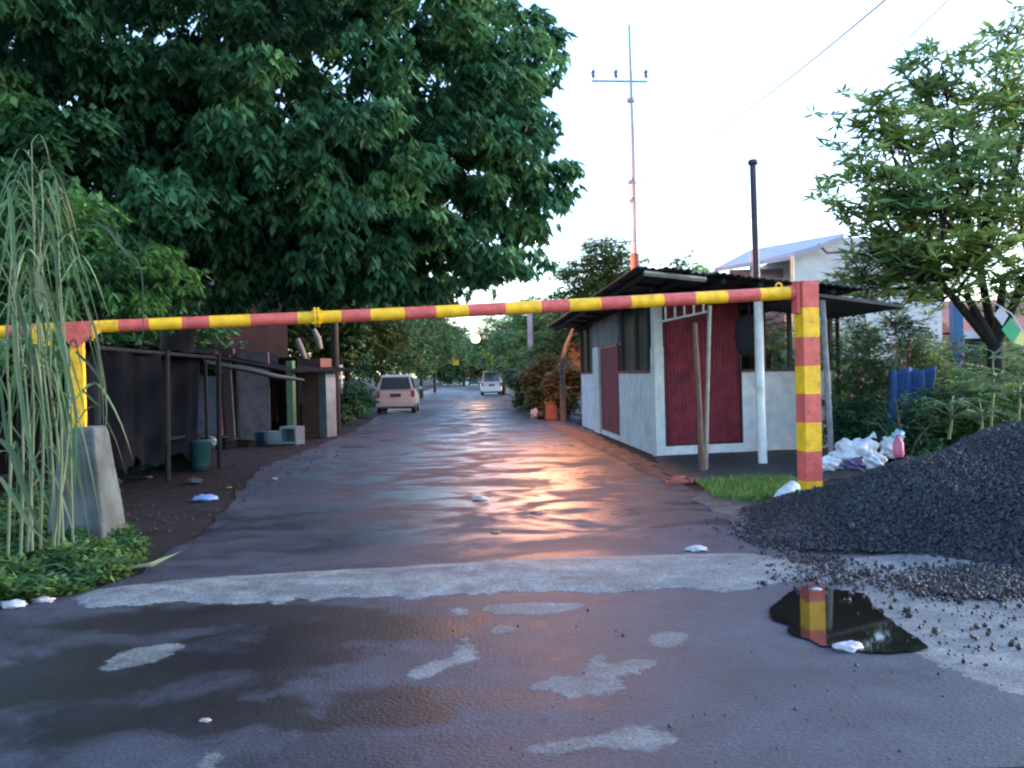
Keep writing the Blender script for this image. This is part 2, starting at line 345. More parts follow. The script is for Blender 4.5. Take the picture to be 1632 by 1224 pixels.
patches = [[(165, 1062), (200, 1040), (250, 1028), (292, 1030), (270, 1045), (215, 1064), (175, 1070)],
 [(652, 1078), (690, 1055), (722, 1045), (735, 1020), (752, 1022), (758, 1048), (720, 1062), (668, 1084)],
 [(765, 970), (800, 963), (900, 961), (932, 965), (900, 975), (850, 981), (785, 978)],
 [(782, 1003), (805, 1000), (824, 1004), (800, 1011), (786, 1010)],
 [(722, 972), (738, 967), (746, 976), (730, 984)],
 [(1036, 1016), (1060, 1006), (1092, 1012), (1085, 1026), (1055, 1033), (1038, 1027)],
 [(852, 1096), (880, 1080), (925, 1078), (940, 1055), (955, 1041), (975, 1058), (1005, 1050), (1040, 1056), (1020, 1072), (985, 1078), (1000, 1096), (960, 1108), (900, 1112), (870, 1104)],
 [(845, 1192), (900, 1178), (960, 1172), (1005, 1158), (1060, 1166), (1076, 1185), (1040, 1196), (960, 1193), (900, 1203), (855, 1206)],
 [(318, 1222), (325, 1205), (345, 1200), (350, 1210), (335, 1228)]]

# the near road as a fine grid that carries the outlines of the cement hump, the repairs, the apron, the wet blotches and the painted left shade
def sdist(px_, py_, poly):
    """signed distance (positive inside) of many points to a ground polygon"""
    n_ = len(poly); d = np.full(px_.shape, 1e9); ins = np.zeros(px_.shape, bool)
    for k in range(n_):
        ax, ay = poly[k].x, poly[k].y; bx, by = poly[(k+1) % n_].x, poly[(k+1) % n_].y; ex, ey = bx-ax, by-ay
        t = np.clip(((px_-ax)*ex+(py_-ay)*ey)/max(1e-9, ex*ex+ey*ey), 0, 1); d = np.minimum(d, np.hypot(px_-ax-t*ex, py_-ay-t*ey))
        if abs(ey) > 1e-9: ins ^= ((ay > py_) != (by > py_)) & (px_ < ex*(py_-ay)/ey+ax)
    return np.where(ins, d, -d)
gx, gy = np.meshgrid(np.arange(-7.5, 9.0, .03), np.arange(3.7, 10.6, .03)); nyy, nxx = gx.shape; fxx, fyy = gx.ravel(), gy.ravel()
hump = [G(x, interp(top_l, x)) for x in range(118, 1333, 12)]+[G(x, interp(bot_l, x)-1.6*math.sin(x*.03)-1.0*math.sin(x*.071)+(7 if x in (442, 454, 502, 646, 658, 670) else 0)) for x in range(1330, 118, -12)]
sdh = sdist(fxx, fyy, hump); cem = sdh.copy(); amt = np.full(fxx.shape, .95)
for q in patches:
    sq = sdist(fxx, fyy, [G(a, b) for a, b in smooth_poly(q, 4, 1, .5)]); amt = np.where(sq > cem, .68, amt); cem = np.maximum(cem, sq)
sa = sdist(fxx, fyy, [G(a, b) for a, b in smooth_poly([(1240, 905), (1330, 892), (1500, 880), (1760, 860), (1800, 1010), (1760, 1090), (1632, 1108), (1560, 1085), (1480, 1052), (1440, 1022), (1400, 988), (1380, 955), (1300, 925)], 4, 3, .5)])
amt = np.where(sa > cem, .85, amt); cem = np.maximum(cem, sa)
wet_shade = np.zeros(fxx.shape)
for cx, cy, ax, ay in ((655, 1138, 80, 22), (560, 1000, 150, 26), (330, 1140, 140, 26), (250, 990, 130, 16), (690, 1002, 60, 14), (300, 1055, 150, 20), (480, 1040, 120, 22), (420, 980, 180, 14), (90, 1080, 120, 34), (150, 1150, 110, 30)):
    c = G(cx, cy); rx_ = (G(cx+ax, cy)-c).length; ry_ = (G(cx, cy-ay)-c).length; wet_shade = np.maximum(wet_shade, np.exp(-((fxx-c.x)/rx_)**2-((fyy-c.y)/ry_)**2))
for cx, cy, ax, ay in ((250, 1080, 330, 70), (520, 1130, 200, 40)):  # broad darkening painted in for shade on the left foreground
    c = G(cx, cy); rx_ = (G(cx+ax, cy)-c).length; ry_ = (G(cx, cy-ay)-c).length; wet_shade = np.maximum(wet_shade, .42*np.exp(-((fxx-c.x)/rx_)**4-((fyy-c.y)/ry_)**4))
zz_ = .003+.022*np.clip(sdh/.22, 0, 1)**.8
NV = np.stack([fxx, fyy, zz_], 1); ii = (np.arange(nyy-1)[:, None]*nxx+np.arange(nxx-1)[None]).ravel(); NF = np.stack([ii, ii+1, ii+1+nxx, ii+nxx], 1)
near_in = sdist(fxx, fyy, soft(right_edge, 1)+soft(left_edge, 2)+outer) > .02
near_in |= sa > -.05
NF = NF[near_in[NF].all(1)]
o = arr('near_road', NV, NF, asph, None, np.array([0, 7.0, 0]), 4); o.location = (0, 7.0, 0); o.data.polygons.foreach_set('use_smooth', np.ones(len(NF), bool))
for nm_, vv in (('cem', np.clip(cem, -1, .5)), ('amt', amt), ('wet', wet_shade)):
    a = o.data.attributes.new(nm_, 'FLOAT', 'POINT'); a.data.foreach_set('value', vv.astype(np.float32))
tag(o, 'near asphalt with a worn cement hump, pale repairs, wet blotches and painted shade at the left', kind='structure')
# puddle
pud = [(1226, 975), (1240, 962), (1262, 945), (1290, 935), (1330, 942), (1378, 950), (1392, 968), (1418, 990), (1446, 1010), (1478, 1036), (1440, 1042), (1385, 1043), (1345, 1034), (1310, 1032), (1290, 1022), (1258, 1012), (1254, 998), (1232, 990)]
pb = MB(); pb.sheet([G(a, b) for a, b in smooth_poly(pud, 8, 9, 1.6)], .014)
wat = mat('puddle_water', (.012, .012, .010), .035, .1, 2, spec=1.0); wat.node_tree.nodes['Principled BSDF'].inputs['IOR'].default_value = 1.6
tag(obj('puddle', pb, wat), 'still dark rain puddle on the road', kind='structure')
# dark paved strip and porch in front of the kiosk
blk = mat('tar_black', (.02, .02, .022), .75, .3, 8, bump=.5, bscale=25, rvar=.1)
pv = MB(); pv.sheet(rag([G(1042, 742), G(1075, 760), G(1125, 775), G(1275, 768), G(1400, 760), G(1420, 735), G(1330, 715), G(1050, 727)], .4, .08, 3), .02, thick=.03)
tag(obj('pavement', pv, blk), 'dark paved strip before the kiosk', kind='structure')
gm = mat('gritty_verge', (.085, .08, .085), .8, .35, 14, bump=.8, bscale=60, col2=(.04, .045, .04), c2scale=3)
gv = MB(); gv.sheet(rag([G(1105, 795), G(1140, 775), G(1290, 770), G(1340, 790), G(1300, 830), G(1215, 862), G(1160, 830)], .3, .1, 4), .006)
tag(obj('verge', gv, gm), 'gritty verge by the gate post', kind='structure')
# raised verge with a kerb on the far right side of the street
kb = MB(); kb.box(SP(0, 0), SX, ST, 3.72, 3.9, 30, 110, -.02, .13)
tag(obj('kerb', kb, mat('kerb_concrete', (.12, .12, .12), .8, .25, 4, bump=.4)), 'low worn kerb along the right side', kind='structure')
rv = MB(); rv.box(SP(0, 0), SX, ST, 3.9, 12, 29.5, 110, -.01, .10)
tag(obj('side_verge', rv, mat('red_soil', (.05, .035, .028), .85, .3, 4, bump=.6, bscale=20, col2=(.04, .035, .025))), 'reddish soil verge behind the kerb', kind='structure')
rs = MB(); rs.sheet(rag([G(1100, 772), G(1050, 742), G(925, 684), G(870, 668), G(862, 676), G(905, 694), G(960, 718), G(1015, 746), G(1065, 770)], .3, .06, 6), .006)
tag(obj('roadside_strip', rs, mat('brick_dust', (.07, .038, .034), .75, .4, 6, bump=.8, bscale=30, rvar=.15, col2=(.03, .022, .022), c2scale=2.5)), 'reddish gritty strip along the kiosk wall', kind='structure')

# ================================================================ THE BARRIER GATE
RED = mat('gate_red_paint', (.62, .105, .085), .55, .2, 9, bump=.25, bscale=30, col2=(.24, .07, .05), c2lo=.58, c2hi=.78, c2scale=11)
YEL = mat('gate_yellow_paint', (.86, .47, .010), .55, .2, 9, bump=.25, bscale=30, col2=(.38, .22, .05), c2lo=.58, c2hi=.78, c2scale=11)
CON = mat('pedestal_concrete', (.095, .108, .115), .85, .4, 6, bump=.9, bscale=14, col2=(.035, .042, .038), c2lo=.42, c2hi=.68, c2scale=3)
bR = P(1268, 466.5, 11.5); bL = P(143, 521, 9.6); gu = (bR-bL).normalized()
gh = Vector((gu.x, gu.y, 0)).normalized(); gn = Vector((-gh.y, gh.x, 0))
gate = thing('barrier_gate', 'long red and yellow striped pipe barrier spanning the street mouth between two posts', 'barrier gate', Vector((bR.x, bR.y, 0)))
post = MB(); pc = P(1288, 620, 11.5); pc.z = 0
bandy = [800, 768, 720, 674, 628, 583, 537, 490, 447]
zs = [-.02]+[P(1288, y, 11.5-.12).z for y in bandy[1:]]
for i in range(len(zs)-1):
    lean = Vector((-.0, 0, 0))
    post.box(pc+gh*0, gh, gn, -.108, .108, -.105, .105, zs[i], zs[i+1], 1-(i % 2))
bpost = obj('post', post, [RED, YEL], gate)
sock = MB(); sock.tube([bR-gu*.10, bR+gu*.02], .088, 20, 0); sock.box(pc, gh, gn, -.16, -.119, -.07, .07, P(1268, 500, 11.5).z, P(1268, 452, 11.5).z, 0)
obj('socket', sock, [RED], gate)
hook = MB(); h0 = P(1241, 461, 11.5); hook.tube([h0+Vector((-.04, 0, 0)), h0+Vector((-.03, 0, .06)), h0+Vector((0, 0, .08)), h0+Vector((.03, 0, .06)), h0+Vector((.05, 0, 0))], .013, 8); obj('hook', hook, YEL, gate)
bands = [-90, 10, 60, 104, 143, 189, 238, 290, 334, 399, 474, 543.5, 590, 644, 694, 745.5, 804, 861, 906, 956, 1004, 1056, 1106, 1157, 1209, 1257]
bcols = [1, 0, 1, 0, 1, 0, 1, 0, 1, 0, 1, 0, 1, 0, 1, 0, 1, 0, 1, 0, 1, 0, 1, 0, 1]
beam = MB(); us = [hit(x, 500, bL, gh)[0]/max(1e-6, gu.dot(gh)) for x in bands]
def brad(u): return .062+.0185*max(0, min(1, u/((bR-bL).length)))
for i in range(len(us)-1):
    n = 4; pts = [bL+gu*(us[i]+(us[i+1]-us[i])*k/n) for k in range(n+1)]; 
    for q in pts: q.z -= .035*math.sin(math.pi*max(0, min(1, (q-bL).length/(bR-bL).length)))*.6
    beam.tube(pts, [brad(us[i]+(us[i+1]-us[i])*k/n) for k in range(n+1)], 24, bcols[i], cap=(i in (0, len(us)-2)))
obj('beam', beam, [RED, YEL], gate)
fu = hit(505, 500, bL, gh)[0]; fp = bL+gu*fu; fp.z -= .015
fl = MB(); fl.tube([fp-gu*.03, fp-gu*.005], .105, 8, 0, smooth=False); fl.tube([fp+gu*.007, fp+gu*.032], .105, 8, 0, smooth=False)
for k in range(4):
    a = math.pi/4+k*math.pi/2; q = fp+Vector((0, 0, 1))*math.sin(a)*.088+gn*math.cos(a)*.088; fl.tube([q-gu*.055, q+gu*.055], .012, 6)
obj('flange', fl, YEL, gate)
lp = P(124, 620, 9.5); ztop = P(124, 532, 9.5).z; zped = P(124, 680, 9.5).z
lpost = MB(); lpost.box(Vector((lp.x, lp.y, 0)), gh, gn, -.052, .068, -.06, .06, zped-.1, ztop-.06); obj('post', lpost, YEL, gate)
gus = MB(); o0 = Vector((lp.x, lp.y, 0)); zt = P(124, 514, 9.5).z
def plate(mb, pts2, d0, d1, mi=0):
    n = len(pts2); a = [o0+gh*u+gn*d0+Vector((0, 0, z)) for u, z in pts2]; b = [o0+gh*u+gn*d1+Vector((0, 0, z)) for u, z in pts2]
    mb.add(a+b, [tuple(range(n)), tuple(range(n, 2*n))[::-1]]+[(i, n+i, n+(i+1) % n, (i+1) % n) for i in range(n)], mi)
plate(gus, [(-.13, zt), (.16, zt), (.16, zt-.13), (.04, zt-.25), (-.04, zt-.25), (-.13, zt-.08)], -.085, -.065, 0)
plate(gus, [(.16, zt-.02), (.26, zt-.05), (.24, zt-.1), (.16, zt-.19)], -.083, -.067, 1)
plate(gus, [(-.38, zt-.04), (-.22, zt-.04), (-.20, zt-.22), (-.26, zt-.24), (-.4, zt-.2)], -.083, -.067, 1)
obj('gusset_plate', gus, [RED, YEL], gate)
ped = MB(); pc2 = G(122, 872); hh = zped; vs = []
for k, (zz, s) in enumerate([(-.05, 1.0), (hh*.33, .87), (hh*.66, .71), (hh*.93, .60), (hh, .53)]):
    for a, b in ((-1, -1), (1, -1), (1, 1), (-1, 1)): vs.append(Vector((pc2.x+.30*s*a+.0*k, pc2.y+.25+.30*s*b, zz)))
ped.add(vs, [(4*i+j, 4*i+(j+1) % 4, 4*i+4+(j+1) % 4, 4*i+4+j) for i in range(4) for j in range(4)]+[(16, 17, 18, 19)], 0, False)
po = obj('pedestal', ped, CON, gate); bv = po.modifiers.new('b', 'BEVEL'); bv.width = .03; bv.segments = 2; bv.limit_method = 'ANGLE'; bv.angle_limit = rad(50)

# ================================================================ GRAVEL
grav = mat('black_gravel', (.012, .014, .021), .6, .3, 20, bump=.5, bscale=60, island=.8, spec=.5, col2=(.03, .034, .045), c2lo=.5, c2hi=.7, c2scale=1.3)
def pile_h(x, y):
    dx = (x-7.0)/4.75; dy = (y-9.42)/2.58; rr = math.sqrt(dx*dx+dy*dy); rr += .035*math.sin(3.1*x+1.3*y)+.03*math.sin(1.7*x-2.9*y)
    h = 1.55*(1-rr); return h if h < .8 else .8+.27*(1-math.exp(-(h-.8)/.27))
def stones(pts, sz, rng):
    n = len(pts); c = np.array([[-1, -1, -1], [1, -1, -1], [1, 1, -1], [-1, 1, -1], [-1, -1, 1], [1, -1, 1], [1, 1, 1], [-1, 1, 1]])*.5
    V = c[None]*rng.uniform(.55, 1.1, (n, 1, 3))+rng.normal(0, .13, (n, 8, 3))
    q = rng.normal(0, 1, (n, 4)); q /= np.linalg.norm(q, axis=1, keepdims=True); w_, x, y, z = q.T
    R = np.stack([1-2*(y*y+z*z), 2*(x*y-z*w_), 2*(x*z+y*w_), 2*(x*y+z*w_), 1-2*(x*x+z*z), 2*(y*z-x*w_), 2*(x*z-y*w_), 2*(y*z+x*w_), 1-2*(x*x+y*y)], 1).reshape(n, 3, 3)
    V = np.einsum('nij,nkj->nki', R, V)*sz[:, None, None]+pts[:, None, :]
    f = np.array([[0, 3, 2, 1], [4, 5, 6, 7], [0, 1, 5, 4], [1, 2, 6, 5], [2, 3, 7, 6], [3, 0, 4, 7]])
    return V.reshape(-1, 3), (np.arange(n)[:, None, None]*8+f[None]).reshape(-1, 4)
rng = np.random.default_rng(11)
gp = grid(2.0, 12.0, 6.3, 12.9, 200, 140, lambda x, y: max(-.05, pile_h(x, y)+.012*math.sin(x*31)*math.sin(y*27)))
n = 120000; xs = rng.uniform(2.0, 10.5, n); ys = rng.uniform(6.4, 12.6, n); hs = np.array([pile_h(a, b) for a, b in zip(xs, ys)])
keep = hs > -.06*rng.random(n)**2; xs, ys, hs = xs[keep], ys[keep], hs[keep]
V1, F1 = stones(np.stack([xs, ys, np.maximum(hs, 0)+.010], 1), np.clip(rng.lognormal(-3.95, .34, len(xs)), .008, .06), rng)
V0 = np.array([tuple(v) for v in gp.v]); F0 = np.array(gp.f)
o = arr('gravel_pile', np.concatenate([V0, V1]), np.concatenate([F0, F1+len(V0)]), grav, None, np.array([7.0, 9.6, 0]), 4); o.location = (7.0, 9.6, 0)
tag(o, 'big heap of black crushed stone at the right of the gate', 'gravel', kind='stuff')
# scattered stones on the apron
pts = []
def scatter(cx, cy, sx, sy, k):
    for _ in range(k): p = G(rng.normal(cx, sx), rng.normal(cy, sy)); pts.append((p.x, p.y, .018))
scatter(1570, 940, 50, 7, 3600); scatter(1420, 925, 70, 10, 500); scatter(1500, 955, 90, 16, 160); scatter(1290, 905, 35, 12, 900); scatter(1560, 1010, 60, 30, 140); scatter(1210, 845, 30, 12, 350); scatter(1600, 915, 60, 8, 1200)
for _ in range(140):
    p = G(rng.uniform(560, 1600), rng.uniform(830, 1220)**1.0); pts.append((p.x, p.y, .006))
pts = np.array(pts); sz = np.clip(rng.lognormal(-4.35, .45, len(pts)), .004, .04); sz[-140:] *= .45
V1, F1 = stones(pts, sz, rng); o = arr('scattered_gravel', V1, F1, grav, None, np.array([4, 7, 0]), 4); o.location = (4, 7, 0)
tag(o, 'loose black stones strewn over the concrete', 'gravel', kind='stuff')

# ================================================================ KIOSK
WHT = mat('kiosk_whitewash', (.76, .76, .78), .8, .14, 5, bump=.35, bscale=14, col2=(.60, .60, .60), c2lo=.48, c2hi=.75, c2scale=1.6)
WHP = mat('white_post_paint', (.66, .67, .64), .75, .14, 6, col2=(.30, .30, .28), c2lo=.6, c2hi=.8)
DKR = mat('dark_red_paint', (.24, .020, .036), .65, .35, 5, bump=.1, col2=(.13, .015, .024), c2lo=.5, c2hi=.7)
TRIM = mat('red_trim', (.26, .05, .045), .6, .2, 8)
GLS = mat('dark_glass', (.010, .012, .016), .35, .2, 2, spec=.25)
GRY = mat('grey_board', (.22, .22, .24), .8, .15, 5, col2=(.16, .16, .17))
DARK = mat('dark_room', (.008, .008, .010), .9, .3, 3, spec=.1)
ROOFM = mat('roof_tarred_sheet', (.03, .032, .038), .7, .35, 7, bump=.5, bscale=12, col2=(.055, .055, .06), c2lo=.5, c2hi=.65)
WOODP = mat('pale_timber', (.30, .27, .22), .75, .25, 9, bump=.2)
WOODB = mat('brown_timber', (.14, .075, .05), .8, .3, 9, bump=.3)
A = G(1048, 728); B = G(1261, 717); fx = (B-A).normalized(); fy = Vector((-fx.y, fx.x, 0)); Bk = G(928, 678.5); sx = (Bk-A).normalized(); sy = Vector((sx.y, -sx.x, 0))
FW = hit(1327, 700, A, fx)[0]; SL = (Bk-A).length
kio = thing('kiosk', 'small white kiosk with dark red shutter and tarred roof at the right of the street', 'kiosk', A)
UF = lambda px: hit(px, 600, A, fx)[0]
ZF = lambda px, py: hit(px, py, A, fx)[1]
US = lambda px: hit(px, 600, A, sx)[0]
ZS = lambda px, py: hit(px, py, A, sx)[1]
wl = MB(); zsill = ZF(1220, 592)
u_d0, u_d1 = UF(1060), UF(1180); zd0 = ZF(1120, 709)
wl.box(A, fx, fy, 0, FW, 0, .12, 0, zd0)                       # plinth along the front
wl.box(A, fx, fy, u_d1, FW, 0.001, .12, zd0, zsill)             # half wall right
wl.box(A, fx, fy, .13, u_d0, 0.004, .12, zd0, 3.0)
zs1 = 1.56; ud0, ud1 = US(986), US(957)
wl.box(A, sx, sy, .15, ud0, 0, .12, 0, zs1); wl.box(A, sx, sy, ud1, SL, 0, .12, 0, zs1)
wl.box(A, sx, sy, ud0, ud1, .001, .12, 0, .12)
wl.box(A, sx, sy, SL-.12, SL, .12, 3.1, 0, 2.9)                 # back wall
Br = A+fx*FW
wl.box(Br, sx, sy, .12, SL, -.12, 0, 0, 1.4)                    # right wall, low
obj('wall', wl, WHT, kio)
cp = MB(); cp.box(A, fx, fy, -.03, .16, -.03, .17, 0, 2.05); obj('corner_pillar', cp, WHP, kio, bevel=.01)
cq = MB(); cq.box(A, fx, fy, -.01, .14, -.01, .15, 2.05, 3.42); obj('upper_pillar', cq, WHP, kio)
tr = MB(); tr.box(A, sx, sy, .15, ud0-.003, -.02, .13, zs1+.002, zs1+.06); obj('sill', tr, TRIM, kio); tr = MB(); tr.box(A, sx, sy, ud1+.003, SL, -.02, .13, zs1+.002, zs1+.06)
tr.box(A, sx, sy, SL-.10, SL+.02, -.02, .1, zs1+.06, 3.0); obj('sill', tr, TRIM, kio)
for a_, b_ in ((.15, ud0-.1), (US(948), SL-.1)):
    wn = MB(); wn.box(A, sx, sy, a_, b_, .05, .07, zs1+.06, 3.1); obj('window_glass', wn, GLS, kio)
for px in (1012, 1030, 990, 936):
    mu = MB(); mu.box(A, sx, sy, US(px)-.04, US(px)+.04, .0, .09, zs1+.06, 3.1); obj('window_mullion', mu, mat('window_timber', (.06, .06, .07), .7, .2, 6), kio)
bd = MB(); zdoor = ZS(970, 553); bd.box(A, sx, sy, ud0-.1, US(947), -.02, .04, zdoor+.05, 3.1); obj('door_hood_panel', bd, GRY, kio)
pp = MB(); pp.box(A, sx, sy, ud1, US(948), -.05, .13, 0, zdoor+.05); obj('door_post', pp, WHP, kio)
dr = MB(); dr.box(A, sx, sy, ud0+.003, ud1-.003, .02, .06, .125, zdoor)
for k in range(4): dr.box(A, sx, sy, ud0+.05, ud1-.05, .005, .02, .3+k*.48, .36+k*.48)
dr.box(A, sx, sy, ud0+.003, ud0+.25, -.012, .02, .125, zdoor+.1)
obj('side_door', dr, DKR, kio)
# corrugated shutter
sh = MB(); ns = 21; zt_ = ZF(1120, 500); vs = []
for i in range(ns*4+1):
    u = u_d0+.01+(u_d1-u_d0-.02)*i/(ns*4); d = (.045, .045, .07, .07)[i % 4]
    vs += [A+fx*u+fy*d+Vector((0, 0, zd0+.03)), A+fx*u+fy*d+Vector((0, 0, zt_+.35))]
sh.add(vs, [(2*i, 2*i+2, 2*i+3, 2*i+1) for i in range(ns*4)], 0, False)
obj('roller_shutter', sh, DKR, kio)
sf = MB(); sf.box(A, fx, fy, u_d0-.03, u_d0+.01, -.005, .09, zd0, 3.1); sf.box(A, fx, fy, u_d1-.01, u_d1+.03, -.005, .09, zd0, 3.1); sf.box(A, fx, fy, u_d0+.01, u_d1-.01, .02, .09, zd0+.001, zd0+.04); obj('shutter_frame', sf, mat('shutter_frame_dark', (.05, .015, .018), .6, .2, 6), kio)
# the dim room behind the half wall
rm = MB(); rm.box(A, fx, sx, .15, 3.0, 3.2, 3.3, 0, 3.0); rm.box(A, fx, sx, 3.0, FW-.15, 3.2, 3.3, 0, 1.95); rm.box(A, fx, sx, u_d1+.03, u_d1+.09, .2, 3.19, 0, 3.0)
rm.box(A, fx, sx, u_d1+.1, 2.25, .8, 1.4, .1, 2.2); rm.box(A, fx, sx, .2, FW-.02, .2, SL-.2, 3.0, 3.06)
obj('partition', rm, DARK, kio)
ct = MB(); ct.box(A, fx, fy, u_d1+.03, FW+.03, -.06, .2, zsill+.002, zsill+.05); obj('counter', ct, mat('counter_dark', (.06, .05, .05), .7, .2, 6), kio)
mm = MB()
for px in (1220, 1262, 1327): mm.box(A, fx, fy, UF(px)-.035, UF(px)+.035, .02, .09, zsill+.05, 3.0)
mm.box(A, fx, fy, u_d1, FW, .015, .1, ZF(1240, 492), 3.0); obj('window_frame', mm, MATS['counter_dark'], kio)
# roof: one sheet falling to the right, ragged sheets at the front
RL = P(1016, 423, 14.6); RR = P(1372, 458, 15.3); rx = RR-RL; back = Vector((ST.x, ST.y, 0))*15.2+Vector((0, 0, -.15))
rf = MB(); NS = 9
for k in range(NS):
    a = RL+rx*(k/NS)+Vector((0, 0, .012*(k % 2))); b = RL+rx*((k+1.08)/NS)+Vector((0, 0, .012*(k % 2)-.002)); rnk = random.Random(k); off = ST*rnk.uniform(-.12, .12); m_ = 14
    vs = []
    for i in range(m_+1):
        p = a.lerp(b, i/m_)+Vector((0, 0, .014*math.sin(i*1.7)))+off; vs += [p, p+back, p+Vector((0, 0, -.02)), p+back+Vector((0, 0, -.02))]
    fs = []
    for i in range(m_):
        j = 4*i; fs += [(j, j+4, j+5, j+1), (j+2, j+3, j+7, j+6), (j, j+2, j+6, j+4), (j+1, j+5, j+7, j+3)]
    fs += [(0, 1, 3, 2), (4*m_, 4*m_+2, 4*m_+3, 4*m_+1)]
    rf.add(vs, fs)
roof = obj('roof', rf, ROOFM, kio)
rt = MB(); rh = Vector((rx.x, rx.y, rx.z)).normalized(); 
for k in range(6):      # rafters running back, battens across
    p = RL+rx*((k+.3)/6)+Vector((0, 0, -.10)); rt.tube([p+ST*.1, p+back-ST*.3], .045, 6, smooth=False)
for k in range(8):
    p = RL+back*((k+.2)/9)+Vector((0, 0, -.045)); rt.tube([p+rx*.01, p+rx*.99], .028, 6, smooth=False)
obj('rafters', rt, mat('old_dark_timber', (.012, .012, .013), .85, .3, 6), kio)
fa = MB(); p0 = RL+rx*.03+Vector((0, 0, -.10)); fa.tube([p0+ST*.05, p0+rx*.27+ST*.05+Vector((0, 0, -.01))], .04, 4, smooth=False); obj('fascia', fa, WOODP, kio)
# canopy posts
q = G(1216, 740); t0 = P(1206, 468, q.y); cpst = MB(); cpst.tube([Vector((q.x, q.y, 0)), Vector((q.x-.02, q.y, 1.0)), Vector((q.x-.02, q.y, t0.z+.15))], .075, 10); obj('canopy_post', cpst, WHP, kio)
bz = MB(); bz.blob(Vector((q.x-.1, q.y+.35, 2.15)), (.24, .22, .40), amp=.07, fr=1.5, seed=3); bz.tube([Vector((q.x-.1, q.y+.3, 2.4)), Vector((q.x-.1, q.y+.3, 2.95))], .02, 6)
tag(obj('hanging_bundle', bz, mat('black_cloth', (.015, .013, .016), .9, .3, 8)), 'dark cloth bundle hanging under the kiosk roof by the white post', 'bundle')
q = G(1326, 742); t0 = P(1318, 478, q.y); c2 = MB(); c2.tube([Vector((q.x, q.y, 0)), Vector((q.x-.05, q.y, 1.3)), Vector((q.x-.1, q.y, t0.z))], .05, 8); obj('canopy_post', c2, mat('grey_weathered_post', (.2, .19, .2), .8, .3, 8), kio)
# lower awning at the right
aw = thing('awning', 'low dark sheet awning jutting right of the kiosk under the tree', 'awning', Vector((P(1300, 480, 16).x, 16, 0)))
am = MB(); a0 = P(1292, 466, 15.0); a1 = P(1442, 486, 15.5)
vs = [a0, a1, a1+ST*3, a0+ST*3]; vs += [v+Vector((0, 0, -.05)) for v in vs]; am.add(vs, [(0, 1, 2, 3), (7, 6, 5, 4), (0, 4, 5, 1), (1, 5, 6, 2), (2, 6, 7, 3), (3, 7, 4, 0)])
obj('sheet', am, ROOFM, aw)
for f_ in (.6, .95):
    k = MB(); p = a0.lerp(a1, f_)+ST*2.6; k.tube([Vector((p.x, p.y, 0)), Vector((p.x, p.y, p.z-.03))], .04, 8); obj('post', k, MATS['old_dark_timber'], aw)
# leaning props before the shutter
mb = MB(); b0 = G(1119, 752); mb.tube([b0, P(1114, 640, b0.y+.0), P(1107, 515, b0.y+.1)], [.055, .045, .04], 8)
tag(obj('timber_prop', mb, WOODB), 'rough brown timber prop standing before the red shutter', 'prop')
mb = MB(); b0 = G(1125, 750); mb.tube([b0, P(1127, 640, b0.y), P(1131, 487, b0.y+.05)], .032, 8)
tag(obj('pale_pole', mb, WOODP), 'thin pale pole beside the brown prop, reaching the roof', 'pole')
# ladder-like rack hung under the roof
rk = thing('hanging_rack', 'pale ladder-like rack hanging level under the front of the kiosk roof', 'rack', P(1090, 512, 15.2))
l0, l1 = P(1052, 513, 15.0), P(1127, 497, 14.8)
mb = MB(); mb.tube([l0, l1], .022, 6); mb.tube([l0+Vector((0, .0, .3)), l1+Vector((0, 0, .27))], .022, 6); obj('rail', mb, WOODP, rk)
mb = MB()
for k in range(5): p = l0.lerp(l1, (k+.6)/5); mb.tube([p, p+Vector((.0, 0, .28))], .018, 6)
obj('rung', mb, WOODP, rk)

# ================================================================ SACKS, BAGS AND JUNK BY THE GATE POST
SACK = mat('white_plastic_sack', (.62, .64, .68), .5, .2, 10, bump=1.0, bscale=9, col2=(.45, .47, .52), c2lo=.5, c2hi=.7)
def sack(px0, px1, py0, py1, D, label, m=SACK, seed=0, name='sack', cat='sack', amp=.13, grp='white sacks dumped behind the gate post'):
    a = P((px0+px1)/2, (py0+py1)/2, D); wx = (px1-px0)/2*D/F; hz = (py1-py0)/2*D/F; mb = MB(); mb.blob(a, (wx, wx*.75, hz*1.05), 64, 44, amp*1.25, 2.6, seed)
    mb.tube([a+Vector((wx*.5, 0, hz*.85)), a+Vector((wx*.62, -.02, hz*1.15)), a+Vector((wx*.8, -.03, hz*1.25))], [.05*wx/.3, .02, .05*wx/.3], 8)
    return tag(obj(name, mb, m), label, cat, grp)
sack(1326, 1402, 700, 750, 14.6, 'largest white plastic sack in the heap behind the gate post', seed=1)
sack(1298, 1338, 728, 752, 14.2, 'small white sack just right of the gate post', seed=2)
sack(1402, 1438, 696, 732, 14.7, 'white sack at the right end of the heap, beside a pink bottle', seed=3)
sack(1378, 1412, 722, 750, 14.0, 'low crumpled white sack against the gravel heap', seed=4, amp=.18)
sack(1342, 1378, 731, 752, 13.6, 'dark purple bundle lying in front of the largest white sack', mat('purple_cloth', (.09, .07, .14), .8, .3, 12, bump=.5), 5, 'bundle', 'bundle', .16, None)
mb = MB(); p = P(1432, 712, 14.2); mb.lathe(Vector((p.x, p.y, p.z-.16)), [(.001, 0), (.07, 0), (.08, .05), (.075, .22), (.03, .3), (.03, .34), (.001, .34)], 14)
tag(obj('bottle', mb, mat('pink_plastic', (.55, .12, .22), .4, .1, 6)), 'pink plastic bottle leaning on the right sack', 'bottle')
mb = MB(); p = P(1432, 694, 14.3); mb.blob(p, (.10, .09, .09), amp=.2, seed=8); tag(obj('plastic_bag', mb, mat('teal_plastic', (.25, .5, .6), .4, .2, 9)), 'pale teal plastic bag on top of the right sack', 'bag')
